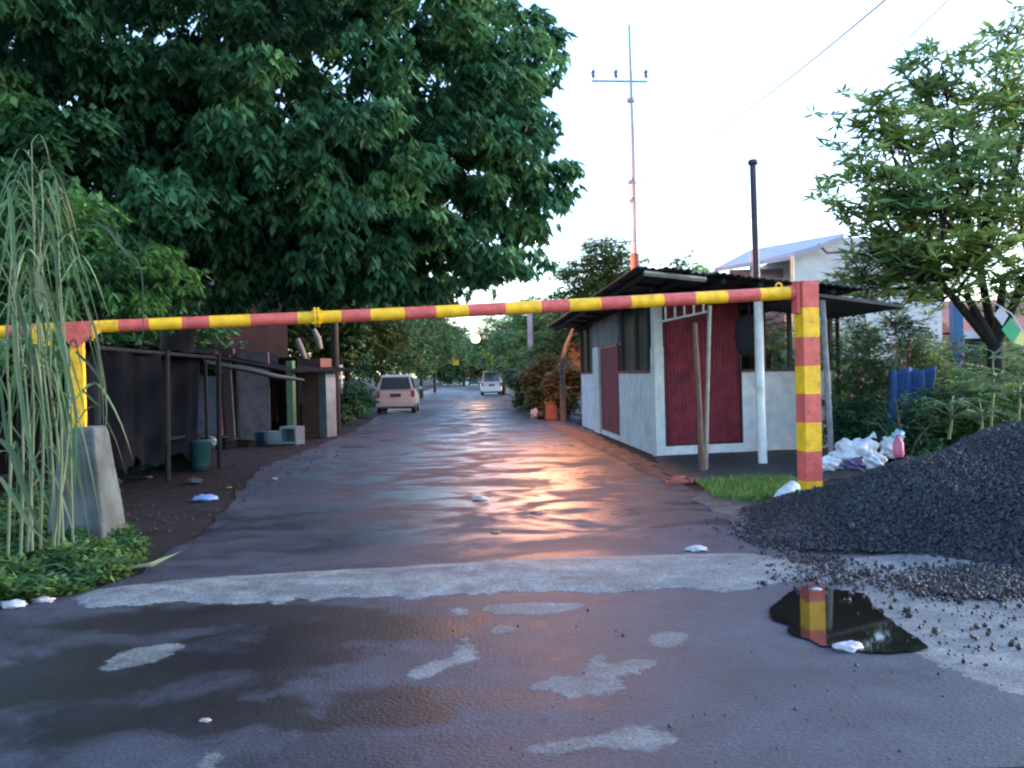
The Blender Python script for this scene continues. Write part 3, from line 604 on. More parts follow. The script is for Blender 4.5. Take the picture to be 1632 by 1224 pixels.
mb = MB(); q0, q1, q2 = P(1233, 815, 11.0), P(1246, 792, 11.1), P(1266, 775, 11.25); mb.tube([q0, q0.lerp(q1, .5)+Vector((-.02, 0, 0)), q1+Vector((.03, 0, 0)), q2], [.02, .07, .11, .08], 14); mb.blob(P(1258, 796, 11.2), (.11, .10, .14), 48, 32, .16, 2.6, 6)
tag(obj('sack', mb, mat('printed_sack', (.50, .52, .52), .55, .2, 10, bump=.9, bscale=12, col2=(.10, .38, .50), c2lo=.50, c2hi=.54, c2scale=5)), 'white sack with blue print slumped left of the gate post', 'sack')
# grass patch by the verge
def groundcover(name, poly, n, L, W, h, m, label, seed, grass=False, cat='weeds'):
    rng = np.random.default_rng(seed); pg = [(p.x, p.y) for p in poly]; xs_ = [a for a, b in pg]; ys_ = [b for a, b in pg]; pts = []
    def inside(x, y):
        c = False; j = len(pg)-1
        for i in range(len(pg)):
            if (pg[i][1] > y) != (pg[j][1] > y) and x < (pg[j][0]-pg[i][0])*(y-pg[i][1])/(pg[j][1]-pg[i][1])+pg[i][0]: c = not c
            j = i
        return c
    while len(pts) < n:
        x, y = rng.uniform(min(xs_), max(xs_)), rng.uniform(min(ys_), max(ys_)); cl = math.sin(x*5+seed)*math.sin(y*4.3)+.4*math.sin(x*13+y*11)
        if inside(x, y) and cl > rng.uniform(-1.6, .7): pts.append((x, y, h*rng.random()*(.55+.45*max(-1, min(1, cl)))))
    B_ = np.array(pts); a = rng.random(n)*6.283
    if grass: B_[:, 2] = 0; D_ = np.stack([np.cos(a)*.5, np.sin(a)*.5, np.ones(n)*rng.uniform(.6, 1.4, n)], 1)
    else: D_ = np.stack([np.cos(a), np.sin(a), rng.normal(.15, .4, n)], 1)
    V, Fc = leaves(B_, D_, L*rng.uniform(.5, 1.3, n), W*rng.uniform(.6, 1.3, n), rng=rng); c = B_.mean(0); c[2] = 0
    o = arr(name, V, Fc, m, None, c, 3); o.location = c; return tag(o, label, cat, kind='stuff')
groundcover('grass', [G(1112, 772), G(1150, 764), G(1262, 766), G(1275, 772), G(1262, 796), G(1200, 802), G(1140, 796)], 4500, .10, .012, .05, mat('grass_green', (.10, .20, .03), .6, .2, 4, island=.4, trans=.2), 'short bright grass patch by the gate post', 21, True, 'grass')
mb = MB()
for k in range(7):
    rn = random.Random(k+40); p = G(1070+k*6+rn.uniform(-3, 3), 768+rn.uniform(-4, 5)); a = rn.uniform(0, 3); u = Vector((math.cos(a), math.sin(a), 0)); v = Vector((-u.y, u.x, 0)); mb.box(p, u, v, -.1, .1, -.05, .05, 0, .05)
mb.v = [tuple(v) for v in mb.v]
tag(obj('brick_rubble', mb, mat('broken_brick', (.25, .07, .05), .85, .3, 9)), 'small scatter of broken red brick on the pavement corner', 'rubble', kind='stuff')

# ================================================================ POLES AND WIRES
PALE = mat('pole_pale_paint', (.36, .38, .44), .6, .15, 2, col2=(.24, .25, .32), c2lo=.5, c2hi=.7)
up = thing('utility_pole', 'tall pale utility pole with a crossarm and three insulators behind the kiosk', 'utility pole', Vector((P(1012, 500, 28).x, 28, 0)))
ub = Vector((P(1012, 420, 28).x, 28, 0)); ut = P(1003, 40, 28); mb = MB(); mb.tube([Vector((ub.x, 28, 0)), Vector((ub.x, 28, 5)), Vector((ut.x+.03, 28, 8.5)), ut], [.11, .09, .06, .04], 12); obj('pole', mb, PALE, up)
mb = MB(); ca, cb = P(943, 129, 28), P(1032, 130, 28); mb.box(ca, (cb-ca).normalized(), Vector((0, 1, 0)), 0, (cb-ca).length, -.03, .03, -.025, .025); obj('crossarm', mb, mat('steel_grey', (.28, .27, .32), .5, .2, 5, metal=.3), up)
for px in (946, 982, 1030):
    mb = MB(); c = P(px, 128, 28); mb.lathe(c+Vector((0, 0, .04)), [(.02, 0), (.03, .05), (.07, .08), (.045, .13), (.08, .18), (.05, .24), (.03, .27), (.001, .28)], 12); obj('insulator', mb, mat('insulator_brown', (.10, .08, .16), .3, .2, 6), up)
for py, s in ((160, .13), (290, .14), (320, .13)):
    mb = MB(); c = P(1007, py, 28); c.x = P(1006+(py-160)/60, py, 28).x; mb.tube([c+Vector((0, 0, -.05)), c+Vector((0, 0, .05))], s, 12); obj('clamp', mb, MATS['steel_grey'], up)
mb = MB(); c = P(1010, 290, 28); mb.tube([c, c+Vector((.3, -.1, .05)), c+Vector((.38, -.1, -.15))], .02, 6); mb.tube([c, c+Vector((-.2, -.1, -.05))], .02, 6); obj('bracket', mb, MATS['steel_grey'], up)
mb = MB(); c = P(1011, 400, 28); mb.tube([Vector((ub.x, 28, 4.4)), Vector((ub.x, 28, 5.1))], .135, 12); obj('red_band', mb, mat('faded_red', (.22, .09, .09), .7, .2, 6), up)
bp = thing('steel_pipe_pole', 'dark bare steel pole with a capped top rising behind the kiosk roof', 'pole', Vector((P(1207, 455, 19).x, 19, 0)))
t = P(1200, 262, 19); mb = MB(); b0 = Vector((P(1208, 455, 19).x, 19, 0)); mb.tube([b0, t], .068, 14); obj('pole', mb, mat('dark_steel', (.055, .055, .09), .5, .2, 4, metal=.2), bp)
mb = MB(); mb.lathe(t, [(.07, -.02), (.105, 0), (.105, .07), (.06, .1), (.001, .11)], 14); obj('cap', mb, MATS['dark_steel'], bp)
cp3 = thing('concrete_pole', 'grey concrete pole standing in the greenery behind the barrier pipe', 'pole', Vector((P(845, 560, 40).x, 40, 0)))
c = P(846, 560, 40); mb = MB(); mb.tube([Vector((c.x, 40, 0)), Vector((c.x, 40, P(843, 488, 40).z))], [.14, .12], 12); obj('pole', mb, PALE, cp3)
def wire(a, b, sag, r, label, m, n=14):
    mb = MB(); mb.tube([a.lerp(b, i/n)-Vector((0, 0, sag*4*(i/n)*(1-i/n))) for i in range(n+1)], r, 6); return tag(obj('overhead_wire', mb, m), label, 'wire')
WIR = mat('wire_grey', (.22, .24, .28), .5, .1, 3); WIR2 = mat('wire_pale', (.42, .45, .5), .5, .1, 3)
wire(P(1440, -25, 14), P(1135, 214, 30), .1, .016, 'thick dark overhead cable crossing the upper right sky', WIR)
wire(P(1540, -28, 14), P(1235, 250, 32), .1, .012, 'faint thin overhead wire, middle of three at upper right', WIR2)
wire(P(1660, 12, 14), P(1285, 245, 32), .1, .012, 'faint thin overhead wire running into the right tree', WIR2)
wire(P(1020, 346, 28), P(1360, 346, 28), .0, .014, 'level wire from the utility pole toward the right tree', WIR)
LAMPP = P(857, 384, 27.5)
wire(LAMPP+Vector((0, 0, .1)), P(1008, 384, 27.9), .1, .02, 'span wire from the street lamp to the utility pole', WIR)
wire(P(700, 418, 27.5), LAMPP+Vector((-.05, 0, .12)), .05, .035, 'stay holding the street lamp out of the big tree, lamplight painted into its pale colour', mat('lamplit_stay', (.45, .40, .36), .5, .1, 4))  # paler than the other span wire: lamplight put into its colour
wire(P(800, 520, 50), P(905, 497, 48), .3, .03, 'sagging brown cable under the barrier pipe near the concrete pole', mat('cable_brown', (.3, .16, .08), .6, .1, 3))
# the street lamp (sodium) among the leaves, and the far lit lamp
SOD = (1.0, .35, .12)
ls = thing('street_lamp', 'glowing orange street lamp half hidden in the big tree leaves', 'street lamp', LAMPP)
mb = MB(); mb.lathe(LAMPP, [(.001, .14), (.1, .12), (.19, .04), (.2, 0), (.17, 0), (.08, .09)], 16); obj('lamp_shade', mb, mat('lamp_grey', (.3, .3, .3), .5, .1, 4), ls)
mb = MB(); mb.blob(LAMPP+Vector((0, 0, -.02)), (.09, .09, .10), 16, 10, 0); obj('bulb', mb, mat('sodium_glow', (1, .5, .2), .5, 0, 1, emit=SOD, estr=25), ls)
def point(loc, e, col, r=.12):
    l = bpy.data.lights.new('lamp_light', 'POINT'); l.energy = e; l.color = col; l.shadow_soft_size = r; o = bpy.data.objects.new('lamp_light', l); COL.objects.link(o); o.location = loc; return o
lo = point(LAMPP+Vector((0, -.0, -.25)), 1000, SOD, .2)
lo.data.energy = 560
FL = P(758, 540, 66); fb = SP(4.3, 66)
lf = thing('street_lamp', 'bright round yellowish lamp glowing far down the street', 'street lamp', fb)
mb = MB(); mb.tube([fb, fb+Vector((0, 0, FL.z+.1)), fb.lerp(FL, .25)*1.0+Vector((0, 0, FL.z*.75+.55)), Vector((FL.x, FL.y, FL.z+.42))], .045, 8); obj('pole', mb, MATS['dark_steel'], lf)
mb = MB(); mb.blob(FL, (.30, .30, .30), 18, 12, 0); obj('globe', mb, mat('warm_glow', (1, .8, .5), .5, 0, 1, emit=(1.0, .62, .30), estr=3.0), lf)
point(FL+Vector((0, -.6, 0)), 90, (1, .5, .2), .3)

# ================================================================ CARS
TYRE = mat('tyre_rubber', (.02, .02, .02), .8, .1, 6); RIM = mat('rim_metal', (.4, .4, .42), .4, .1, 6, metal=.6); REDL = mat('tail_lamp_red', (.35, .02, .02), .3, .1, 4)
CGL = mat('car_glass', (.05, .065, .075), .08, .1, 3, spec=.8); PLT = mat('plate_black', (.02, .02, .02), .5, .1, 3); BMP = mat('bumper_dark', (.03, .03, .032), .6, .1, 3); LMPW = mat('lamp_clear', (.6, .55, .5), .2, .1, 3)
def car(name, label, cat, loc, rz, paint, Lc=4.2, Wc=1.68, H=1.72, van=True, group='cars on the street', front=False):
    """local: rear at y=0 facing -y, length along +y"""
    t = thing(name, label, cat, loc, group, rz); hw = Wc/2
    # stations: y, belt z, roof z, half width low, half width roof
    hb = .95 if van else .88
    S_ = [(0, .60, None, hw*.93), (.06, .98, None, hw*.98)]
    body = MB(); secs = []
    prof = [(-.0, .32, .62), (.03, .30, .95), (.12, .28, hb+.10), (.8, .26, hb+.08), (Lc*.6, .26, hb+.04), (Lc*.72, .27, hb), (Lc*.93, .28, hb-.14), (Lc, .34, hb-.34)]
    for y, z0, z1 in prof:
        k = .93 if y in (0, Lc) else (.97 if y in (.03,) else 1)
        h = hw*k; secs.append([(-h*.92, z0), (-h, z0+.14), (-h*1.0, (z0+z1)/2), (-h*.97, z1-.07), (-h*.86, z1), (h*.86, z1), (h*.97, z1-.07), (h*1.0, (z0+z1)/2), (h, z0+.14), (h*.92, z0)])
    vs = [Vector((x, prof[i][0], z)) for i, s in enumerate(secs) for x, z in s]; m_ = 10
    fs = [(i*m_+j, i*m_+(j+1) % m_, (i+1)*m_+(j+1) % m_, (i+1)*m_+j) for i in range(len(secs)-1) for j in range(m_)]+[tuple(range(m_)), tuple(range((len(secs)-1)*m_, len(secs)*m_))[::-1]]
    body.add(vs, fs, 0, False)
    # greenhouse: roof and pillars
    gp = [(.06, hb+.08, hw*.9), (.26, H-.07, hw*.74), (.42, H, hw*.70), (Lc*.5, H, hw*.70), (Lc*.56, H-.05, hw*.72), (Lc*.76, hb+.02, hw*.88)] if van else [(.35, hb+.08, hw*.9), (.9, H-.06, hw*.72), (1.1, H, hw*.68), (Lc*.5, H, hw*.68), (Lc*.56, H-.05, hw*.7), (Lc*.72, hb+.02, hw*.88)]
    rv = []
    for y, z, h in gp: rv += [Vector((-h, y, z)), Vector((h, y, z))]
    body.add(rv, [(2*i, 2*i+1, 2*i+3, 2*i+2) for i in range(5)])
    sb = [];
    for y, z, h in gp: sb += [Vector((-hw*.93, y, hb+.05)), Vector((-h, y, z)), Vector((hw*.93, y, hb+.05)), Vector((h, y, z))]
    body.add(sb, [(4*i, 4*i+4, 4*i+5, 4*i+1) for i in range(5)]+[(4*i+2, 4*i+3, 4*i+7, 4*i+6) for i in range(5)])
    bo = obj('body', body, paint, t, True); bvm = bo.modifiers.new('b', 'BEVEL'); bvm.width = .035; bvm.segments = 2; bvm.limit_method = 'ANGLE'
    def pane_(name, c4, off):
        m2 = MB(); a = [Vector(v)+Vector(off) for v in c4]; m2.add(a, [(0, 1, 2, 3)]); return obj(name, m2, CGL, t, True)
    y0, z0, h0 = gp[0]; y1, z1, h1 = gp[1]
    def lr(f, s): return Vector((s*(h0+(h1-h0)*f), y0+(y1-y0)*f, z0+(z1-z0)*f))
    a, b, c, d = lr(.06, -1), lr(.06, 1), lr(.92, 1), lr(.92, -1)
    for v in (a, b, c, d): v.x *= .9
    pane_('rear_window', [a, b, c, d], (0, -.012, .006))
    ya, za, ha = gp[4]; yb, zb, hb2 = gp[5]
    pane_('windscreen', [Vector((-ha*.9, ya+.03, za-.03)), Vector((ha*.9, ya+.03, za-.03)), Vector((hb2*.9, yb-.04, zb+.06)), Vector((-hb2*.9, yb-.04, zb+.06))], (0, .012, .012))
    for s in (-1, 1):
        for f0, f1 in ((.14, .33), (.35, .53)):
            ys0, ys1 = Lc*f0, Lc*f1; m2 = MB(); m2.add([Vector((s*(hw*.92+.012), ys0, hb+.12)), Vector((s*(hw*.92+.012), ys1, hb+.12)), Vector((s*(hw*.76+.012), ys1-.05, H-.12)), Vector((s*(hw*.76+.012), ys0+.05, H-.12))], [(0, 1, 2, 3)]); obj('side_window', m2, CGL, t, True)
        m2 = MB(); m2.cube(*sorted((s*hw*.80, s*hw*.99)), -.022, .08, .72, hb+.05); obj('tail_lamp', m2, REDL, t, True, bevel=.02)
        m2 = MB(); m2.cube(*sorted((s*hw*.6, s*hw*.93)), Lc-.1, Lc+.01, .56, .72); obj('headlight', m2, LMPW, t, True, bevel=.02)
        m2 = MB(); m2.blob(Vector((s*(hw+.12), Lc*.66, hb+.12)), (.1, .06, .08), 12, 8, 0); obj('mirror', m2, paint, t, True)
        for y in (Lc*.17, Lc*.82):
            m2 = MB(); m2.tube([Vector((s*(hw-.2), y, .31)), Vector((s*(hw-.19+.19), y, .31))], .31, 20); wh = obj('wheel', m2, TYRE, t, True)
            m2 = MB(); m2.tube([Vector((s*(hw-.02), y, .31)), Vector((s*(hw+.008), y, .31))], .19, 14); obj('rim', m2, RIM, wh, True)
    m2 = MB(); m2.cube(-hw*.95, hw*.95, -.07, .04, .30, .56); obj('rear_bumper', m2, paint, t, True, bevel=.03)
    m2 = MB(); m2.cube(-hw*.93, hw*.93, -.05, .06, .21, .297); obj('bumper_lip', m2, BMP, t, True)
    m2 = MB(); m2.cube(-.24, .24, -.024, -.001, .74, .88); obj('number_plate', m2, PLT, t, True)
    return t
SILV = mat('silver_paint', (.48, .46, .45), .35, .05, 2, metal=.3); WPT = mat('white_car_paint', (.55, .56, .6), .35, .05, 2)
BLP = mat('blue_car_paint', (.08, .13, .28), .35, .05, 2)
def carat(px, py, dx=0):
    return G(px, py)
c1 = carat(631, 659); car('parked_car', 'silver people carrier parked on the left side, seen from behind', 'car', c1, rad(3.1), SILV, 4.3, 1.72, 1.72)
c2_ = carat(784, 630); car('parked_car', 'white van-like car further down on the right side', 'car', c2_, rad(3.1), WPT, 4.2, 1.62, 1.95)
c3 = carat(756, 614.5); car('parked_car', 'dark blue car far down the street beyond the white one', 'car', c3, rad(3.1), BLP, 4.3, 1.75, 1.7, van=False)
c4 = carat(700, 613); car('parked_car', 'small pale car far down the left side of the street', 'car', c4, rad(3.1), WPT, 4.2, 1.7, 1.6, van=False)

# ================================================================ LEFT SIDE: STALL, SHACK, HOUSE
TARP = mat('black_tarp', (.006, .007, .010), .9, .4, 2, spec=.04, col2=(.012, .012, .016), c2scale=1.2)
stl = thing('market_stall', 'dark tarpaulin-roofed stall under the big tree at the left', 'stall', Vector((-6.6, 15, 0)))
tp0, tp1 = P(150, 548, 13), P(345, 566, 17.5); tb0 = P(-40, 566, 16); tb1 = P(200, 570, 21)
mb = MB(); nn = 16; vs = []
for i in range(nn+1):
    for j in range(nn+1):
        a = tp0.lerp(tp1, i/nn); b = tb0.lerp(tb1, i/nn); p = a.lerp(b, j/nn); p.z += -.18*math.sin(math.pi*i/nn)*math.sin(math.pi*j/nn)+.03*math.sin(i*2.1+j)+.02*math.sin(j*2.7)+.12*j/nn; vs.append(p)
vb = [v-Vector((0, 0, .03)) for v in vs]; q4 = [(i*(nn+1)+j, i*(nn+1)+j+1, (i+1)*(nn+1)+j+1, (i+1)*(nn+1)+j) for i in range(nn) for j in range(nn)]
mb.add(vs, q4, 0, True); mb.add(vb, [f[::-1] for f in q4], 0, True)
obj('tarpaulin_roof', mb, TARP, stl)
mb = MB(); mb.tube([tp0-Vector((0, 0, .05)), tp1-Vector((0, 0, .05))], .035, 6); mb.tube([tb0+Vector((0, 0, .05)), tb1+Vector((0, 0, .05))], .035, 6); obj('pole_rail', mb, MATS['old_dark_timber'], stl)
for p in (tp0, tp1, tb1, tp0.lerp(tp1, .5)):
    mb = MB(); mb.tube([Vector((p.x, p.y, 0)), Vector((p.x+.04, p.y, p.z))], .045, 7); obj('post', mb, MATS['old_dark_timber'], stl)
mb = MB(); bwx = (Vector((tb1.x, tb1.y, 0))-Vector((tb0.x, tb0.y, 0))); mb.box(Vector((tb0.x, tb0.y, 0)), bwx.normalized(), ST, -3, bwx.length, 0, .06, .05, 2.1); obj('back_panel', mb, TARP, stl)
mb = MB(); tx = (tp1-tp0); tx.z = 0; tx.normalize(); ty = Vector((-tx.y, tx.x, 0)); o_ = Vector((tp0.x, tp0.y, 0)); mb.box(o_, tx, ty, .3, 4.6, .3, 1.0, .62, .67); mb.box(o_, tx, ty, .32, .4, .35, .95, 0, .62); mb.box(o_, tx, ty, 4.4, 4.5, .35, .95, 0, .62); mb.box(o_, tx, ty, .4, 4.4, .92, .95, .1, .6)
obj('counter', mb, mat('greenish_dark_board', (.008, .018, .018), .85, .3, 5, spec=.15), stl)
for (u0_, u1_, zb0, d_) in ((.02, 2.1, .40, .05), (2.0, 4.3, .28, .25)):  # near-black sheets added to stand in for the deep shade inside the stall
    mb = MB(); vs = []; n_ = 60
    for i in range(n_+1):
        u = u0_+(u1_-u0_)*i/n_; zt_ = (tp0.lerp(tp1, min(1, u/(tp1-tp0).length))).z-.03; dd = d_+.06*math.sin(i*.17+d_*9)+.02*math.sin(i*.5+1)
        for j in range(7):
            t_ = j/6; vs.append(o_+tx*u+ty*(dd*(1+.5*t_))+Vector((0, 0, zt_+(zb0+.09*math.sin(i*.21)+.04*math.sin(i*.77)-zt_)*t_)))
    mb.add(vs, [(i*7+j, i*7+j+1, (i+1)*7+j+1, (i+1)*7+j) for i in range(n_) for j in range(6)], 0, True); obj('shade_sheet', mb, TARP, stl)
def bucket(px, py, r, h, m, label, name='plastic_tub', cat='tub'):
    c = G(px, py); mb = MB(); mb.lathe(c, [(.001, 0), (r*.8, 0), (r*.95, h*.9), (r*1.05, h*.92), (r*1.05, h), (r*.9, h), (r*.75, h*.1), (.001, h*.08)], 18); return tag(obj(name, mb, m), label, cat)
bucket(240, 741, .27, .34, mat('dull_green_plastic', (.008, .035, .028), .6, .2, 5), 'dull green tub under the added dark shade sheets')
bucket(212, 748, .16, .28, mat('grey_plastic', (.03, .03, .035), .6, .2, 5), 'small grey pail left of the dull green tub', 'pail', 'pail')
mb = MB(); mb.box(G(266, 738), hx_ := Vector((1, .15, 0)).normalized(), Vector((-.15, 1, 0)).normalized(), 0, .38, 0, .3, .0, .26); mb.box(G(266, 738), hx_, Vector((-.15, 1, 0)).normalized(), -.012, .392, -.012, .312, .261, .30)
tag(obj('wooden_crate', mb, mat('crate_dark_wood', (.03, .022, .018), .8, .3, 8, bump=.4)), 'dark wooden crate right of the dull green tub', 'crate')
# lean-to shack facing the camera
SB = mat('bluish_board', (.055, .06, .09), .8, .25, 5, col2=(.03, .03, .04), c2lo=.5, c2hi=.7); PK = mat('pinkish_wall', (.10, .078, .09), .85, .25, 4, col2=(.06, .05, .055), c2lo=.5, c2hi=.7)
s0 = G(296, 704); s1 = G(472, 704); hx = (s1-s0).normalized(); hy = Vector((-hx.y, hx.x, 0))
shk = thing('shack', 'patched lean-to shack with grey and pink panels and a green post', 'shack', s0)
HU = lambda px: hit(px, 600, s0, hx)[0]
HZ = lambda px, py: hit(px, py, s0, hx)[1]
mb = MB(); mb.box(s0, hx, hy, HU(298), HU(352), 0, .05, HZ(320, 697), HZ(320, 600)); mb.box(s0, hx, hy, HU(250), HU(298), .1, .15, 0, 2.6); obj('grey_panel', mb, SB, shk)
mb = MB(); mb.box(s0, hx, hy, HU(373), HU(427), .03, .08, HZ(400, 702), HZ(400, 562)); obj('pink_panel', mb, PK, shk)
mb = MB(); mb.box(s0, hx, hy, HU(356), HU(374), -.05, .06, 0, HZ(360, 556)); obj('door_leaf', mb, mat('maroon_door', (.03, .008, .009), .8, .2, 5), shk)
mb = MB(); mb.tube([s0+hx*HU(357)-hy*.08, s0+hx*HU(348)-hy*.08+Vector((0, 0, HZ(350, 560)))], .04, 8); obj('red_post', mb, mat('post_red', (.30, .05, .06), .6, .2, 6), shk)
mb = MB(); mb.tube([s0+hx*HU(376)-hy*.09, s0+hx*HU(371)-hy*.09+Vector((0, 0, HZ(371, 566)))], .02, 6); obj('thin_post', mb, WOODP, shk)
mb = MB(); mb.box(s0, hx, hy, HU(460), HU(470), -.12, .02, 0, HZ(465, 575)); obj('green_post', mb, mat('post_green', (.035, .11, .04), .6, .2, 5), shk)
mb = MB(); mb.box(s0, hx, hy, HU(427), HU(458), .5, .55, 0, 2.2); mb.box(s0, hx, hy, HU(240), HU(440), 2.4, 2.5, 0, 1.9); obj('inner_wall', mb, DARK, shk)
mb = MB(); za_ = HZ(350, 552); zb_ = HZ(475, 590); ua, ub_ = HU(240), HU(482); z3 = HZ(240, 545)
vs = [s0+hx*ua-hy*.8+Vector((0, 0, z3)), s0+hx*ub_-hy*.8+Vector((0, 0, zb_)), s0+hx*ub_+hy*2.6+Vector((0, 0, zb_+.02)), s0+hx*ua+hy*2.6+Vector((0, 0, z3+.02))]; vs += [v+Vector((0, 0, -.06)) for v in vs]
mb.add(vs, [(0, 1, 2, 3), (7, 6, 5, 4), (0, 4, 5, 1), (1, 5, 6, 2), (2, 6, 7, 3), (3, 7, 4, 0)]); obj('roof', mb, TARP, shk)
# dark slanting pole across the shack
mb = MB(); mb.tube([P(325, 577, 20), P(400, 590, 20.5), P(440, 600, 21), P(484, 606, 21.5)], [.05, .06, .06, .035], 8); tag(obj('slanting_pole', mb, mat('blueblack_timber', (.03, .035, .055), .6, .3, 6)), 'blue-black pole slanting down across the shack front', 'pole')
mb = MB(); mb.tube([G(331, 738), P(329, 650, G(331, 738).y), P(327, 575, G(331, 738).y)], .035, 7); tag(obj('pole_stake', mb, MATS['old_dark_timber']), 'dark upright stake carrying the slanting pole', 'stake')
# clutter hung and stood about the shack
def cloth(px0, px1, py0, py1, m, label, D, name='hanging_cloth'):
    a, b, c = P(px0, py0, D), P(px1, py0, D), P(px0, py1, D); mb = MB(); vs = []
    for i in range(13):
        for j in range(9):
            p = a.lerp(b, i/12); p.z = a.z+(c.z-a.z)*j/8*(1+.08*math.sin(i*1.1)); p.y += .05*math.sin(i*1.4+j*.2)*(.3+j/8); vs.append(p)
    mb.add(vs, [(i*9+j, (i+1)*9+j, (i+1)*9+j+1, i*9+j+1) for i in range(12) for j in range(8)], 0, True); mb.add([v+Vector((0, .015, 0)) for v in vs], [(i*9+j, i*9+j+1, (i+1)*9+j+1, (i+1)*9+j) for i in range(12) for j in range(8)], 0, True)
    return tag(obj(name, mb, m), label, 'cloth')
DS = s0.y
cloth(406, 431, 604, 626, mat('olive_cloth', (.09, .08, .02), .9, .3, 6), 'small olive yellow cloth hanging over the pink panel', DS-.35)
cloth(431, 446, 596, 668, mat('maroon_cloth', (.05, .015, .02), .9, .3, 6), 'long dark maroon cloth hanging in the shack doorway', DS+.1)
cloth(446, 459, 600, 648, mat('black_blue_cloth', (.012, .014, .03), .9, .3, 6), 'blue-black cloth hanging beside the green post', DS+.15)
cloth(472, 482, 592, 640, mat('pale_cloth', (.14, .17, .2), .9, .3, 6), 'narrow pale cloth strip between the green post and the brick pillar', G(476, 697).y-.1)
for (px, py, r_, h_, m_, lab) in ((352, 716, .16, .3, ('pail_black', (.012, .012, .014)), 'black pail at the foot of the grey panel'), (386, 712, .2, .2, ('basin_brown', (.045, .03, .022)), 'shallow brown basin under the pink panel'), (414, 709, .13, .34, ('pail_blue', (.02, .04, .08)), 'dark blue pail right of the brown basin')):
    bucket(px, py, r_, h_, mat(m_[0], m_[1], .6, .2, 6), lab, 'pail', 'pail')
# white cabinet
cb_ = thing('display_cabinet', 'small pale blue open cabinet standing at the shack doorway', 'cabinet', G(450, 708))
k0 = G(448, 709); mb = MB(); HUU = lambda px: hit(px, 700, k0, hx)[0]; a, b = HUU(446), HUU(472); zc = hit(450, 680, k0, hx)[1]
mb.box(k0, hx, hy, a, a+.05, 0, .4, 0, zc); mb.box(k0, hx, hy, b-.05, b, 0, .4, 0, zc); mb.box(k0, hx, hy, a+.05, b-.05, 0, .4, .02, .08); mb.box(k0, hx, hy, a+.05, b-.05, 0, .4, zc-.06, zc); mb.box(k0, hx, hy, a+.05, b-.05, .36, .4, .08, zc-.06); obj('frame', mb, mat('pale_blue_paint', (.15, .21, .24), .6, .2, 5), cb_)
mb = MB(); mb.box(k0, hx, hy, HUU(422), a-.02, .05, .4, 0, hit(430, 688, k0, hx)[1]); tag(obj('crate', mb, MATS['pale_blue_paint'], bevel=.015), 'low pale blue crate left of the cabinet', 'crate')
# brick pillar with pale edge
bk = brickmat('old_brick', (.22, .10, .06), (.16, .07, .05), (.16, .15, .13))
pl0 = G(476, 697); pil = thing('brick_pillar', 'weathered orange brick pillar with a pale blue side beside the shack', 'pillar', pl0)
PU = lambda px: hit(px, 600, pl0, hx)[0]
mb = MB(); mb.box(pl0, hx, hy, PU(479), PU(508), 0, .5, 0, hit(490, 590, pl0, hx)[1]); obj('brickwork', mb, bk, pil)
mb = MB(); mb.box(pl0, hx, hy, PU(508), PU(520), -.03, .5, 0, hit(512, 592, pl0, hx)[1]); obj('pale_side', mb, MATS['pale_blue_paint'], pil)
mb = MB(); mb.box(pl0, hx, hy, PU(474), PU(513), -.06, .55, hit(490, 590, pl0, hx)[1], hit(490, 572, pl0, hx)[1]); obj('cap', mb, mat('faded_red_cap', (.13, .05, .045), .8, .3, 6), pil)
# brick house behind
bh = thing('brick_house', 'two-storey house of dark brick half hidden behind the big tree at the left', 'house', Vector((P(360, 600, 31).x, 31, 0)))
h0, h1 = P(200, 600, 31), P(460, 600, 32.5); h0.z = h1.z = 0; hxx = (h1-h0).normalized(); hyy = Vector((-hxx.y, hxx.x, 0)); LW = (h1-h0).length
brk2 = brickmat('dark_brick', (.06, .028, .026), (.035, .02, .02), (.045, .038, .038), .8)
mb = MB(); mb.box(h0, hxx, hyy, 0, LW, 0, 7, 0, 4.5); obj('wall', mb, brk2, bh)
mb = MB(); mb.add([h0-hxx*.4-hyy*.5+Vector((0, 0, 4.5)), h0+hxx*(LW+.4)-hyy*.5+Vector((0, 0, 4.5)), h0+hxx*(LW+.4)+hyy*3.5+Vector((0, 0, 6.0)), h0-hxx*.4+hyy*3.5+Vector((0, 0, 6.0)), h0+hxx*(LW+.4)+hyy*7.5+Vector((0, 0, 4.5)), h0-hxx*.4+hyy*7.5+Vector((0, 0, 4.5))], [(0, 1, 2, 3), (3, 2, 4, 5), (0, 3, 5), (1, 4, 2)]); obj('roof', mb, mat('roof_tile_dark', (.07, .03, .028), .8, .3, 5, bump=.5), bh)
for u in (.2,):
    mb = MB(); mb.box(h0, hxx, hyy, LW*u, LW*u+.9, -.03, .02, 2.7, 3.7); wf = obj('window', mb, MATS['window_timber'], bh); mb = MB(); mb.box(h0, hxx, hyy, LW*u+.08, LW*u+.82, -.045, -.033, 2.78, 3.62); obj('pane', mb, GLS, wf)
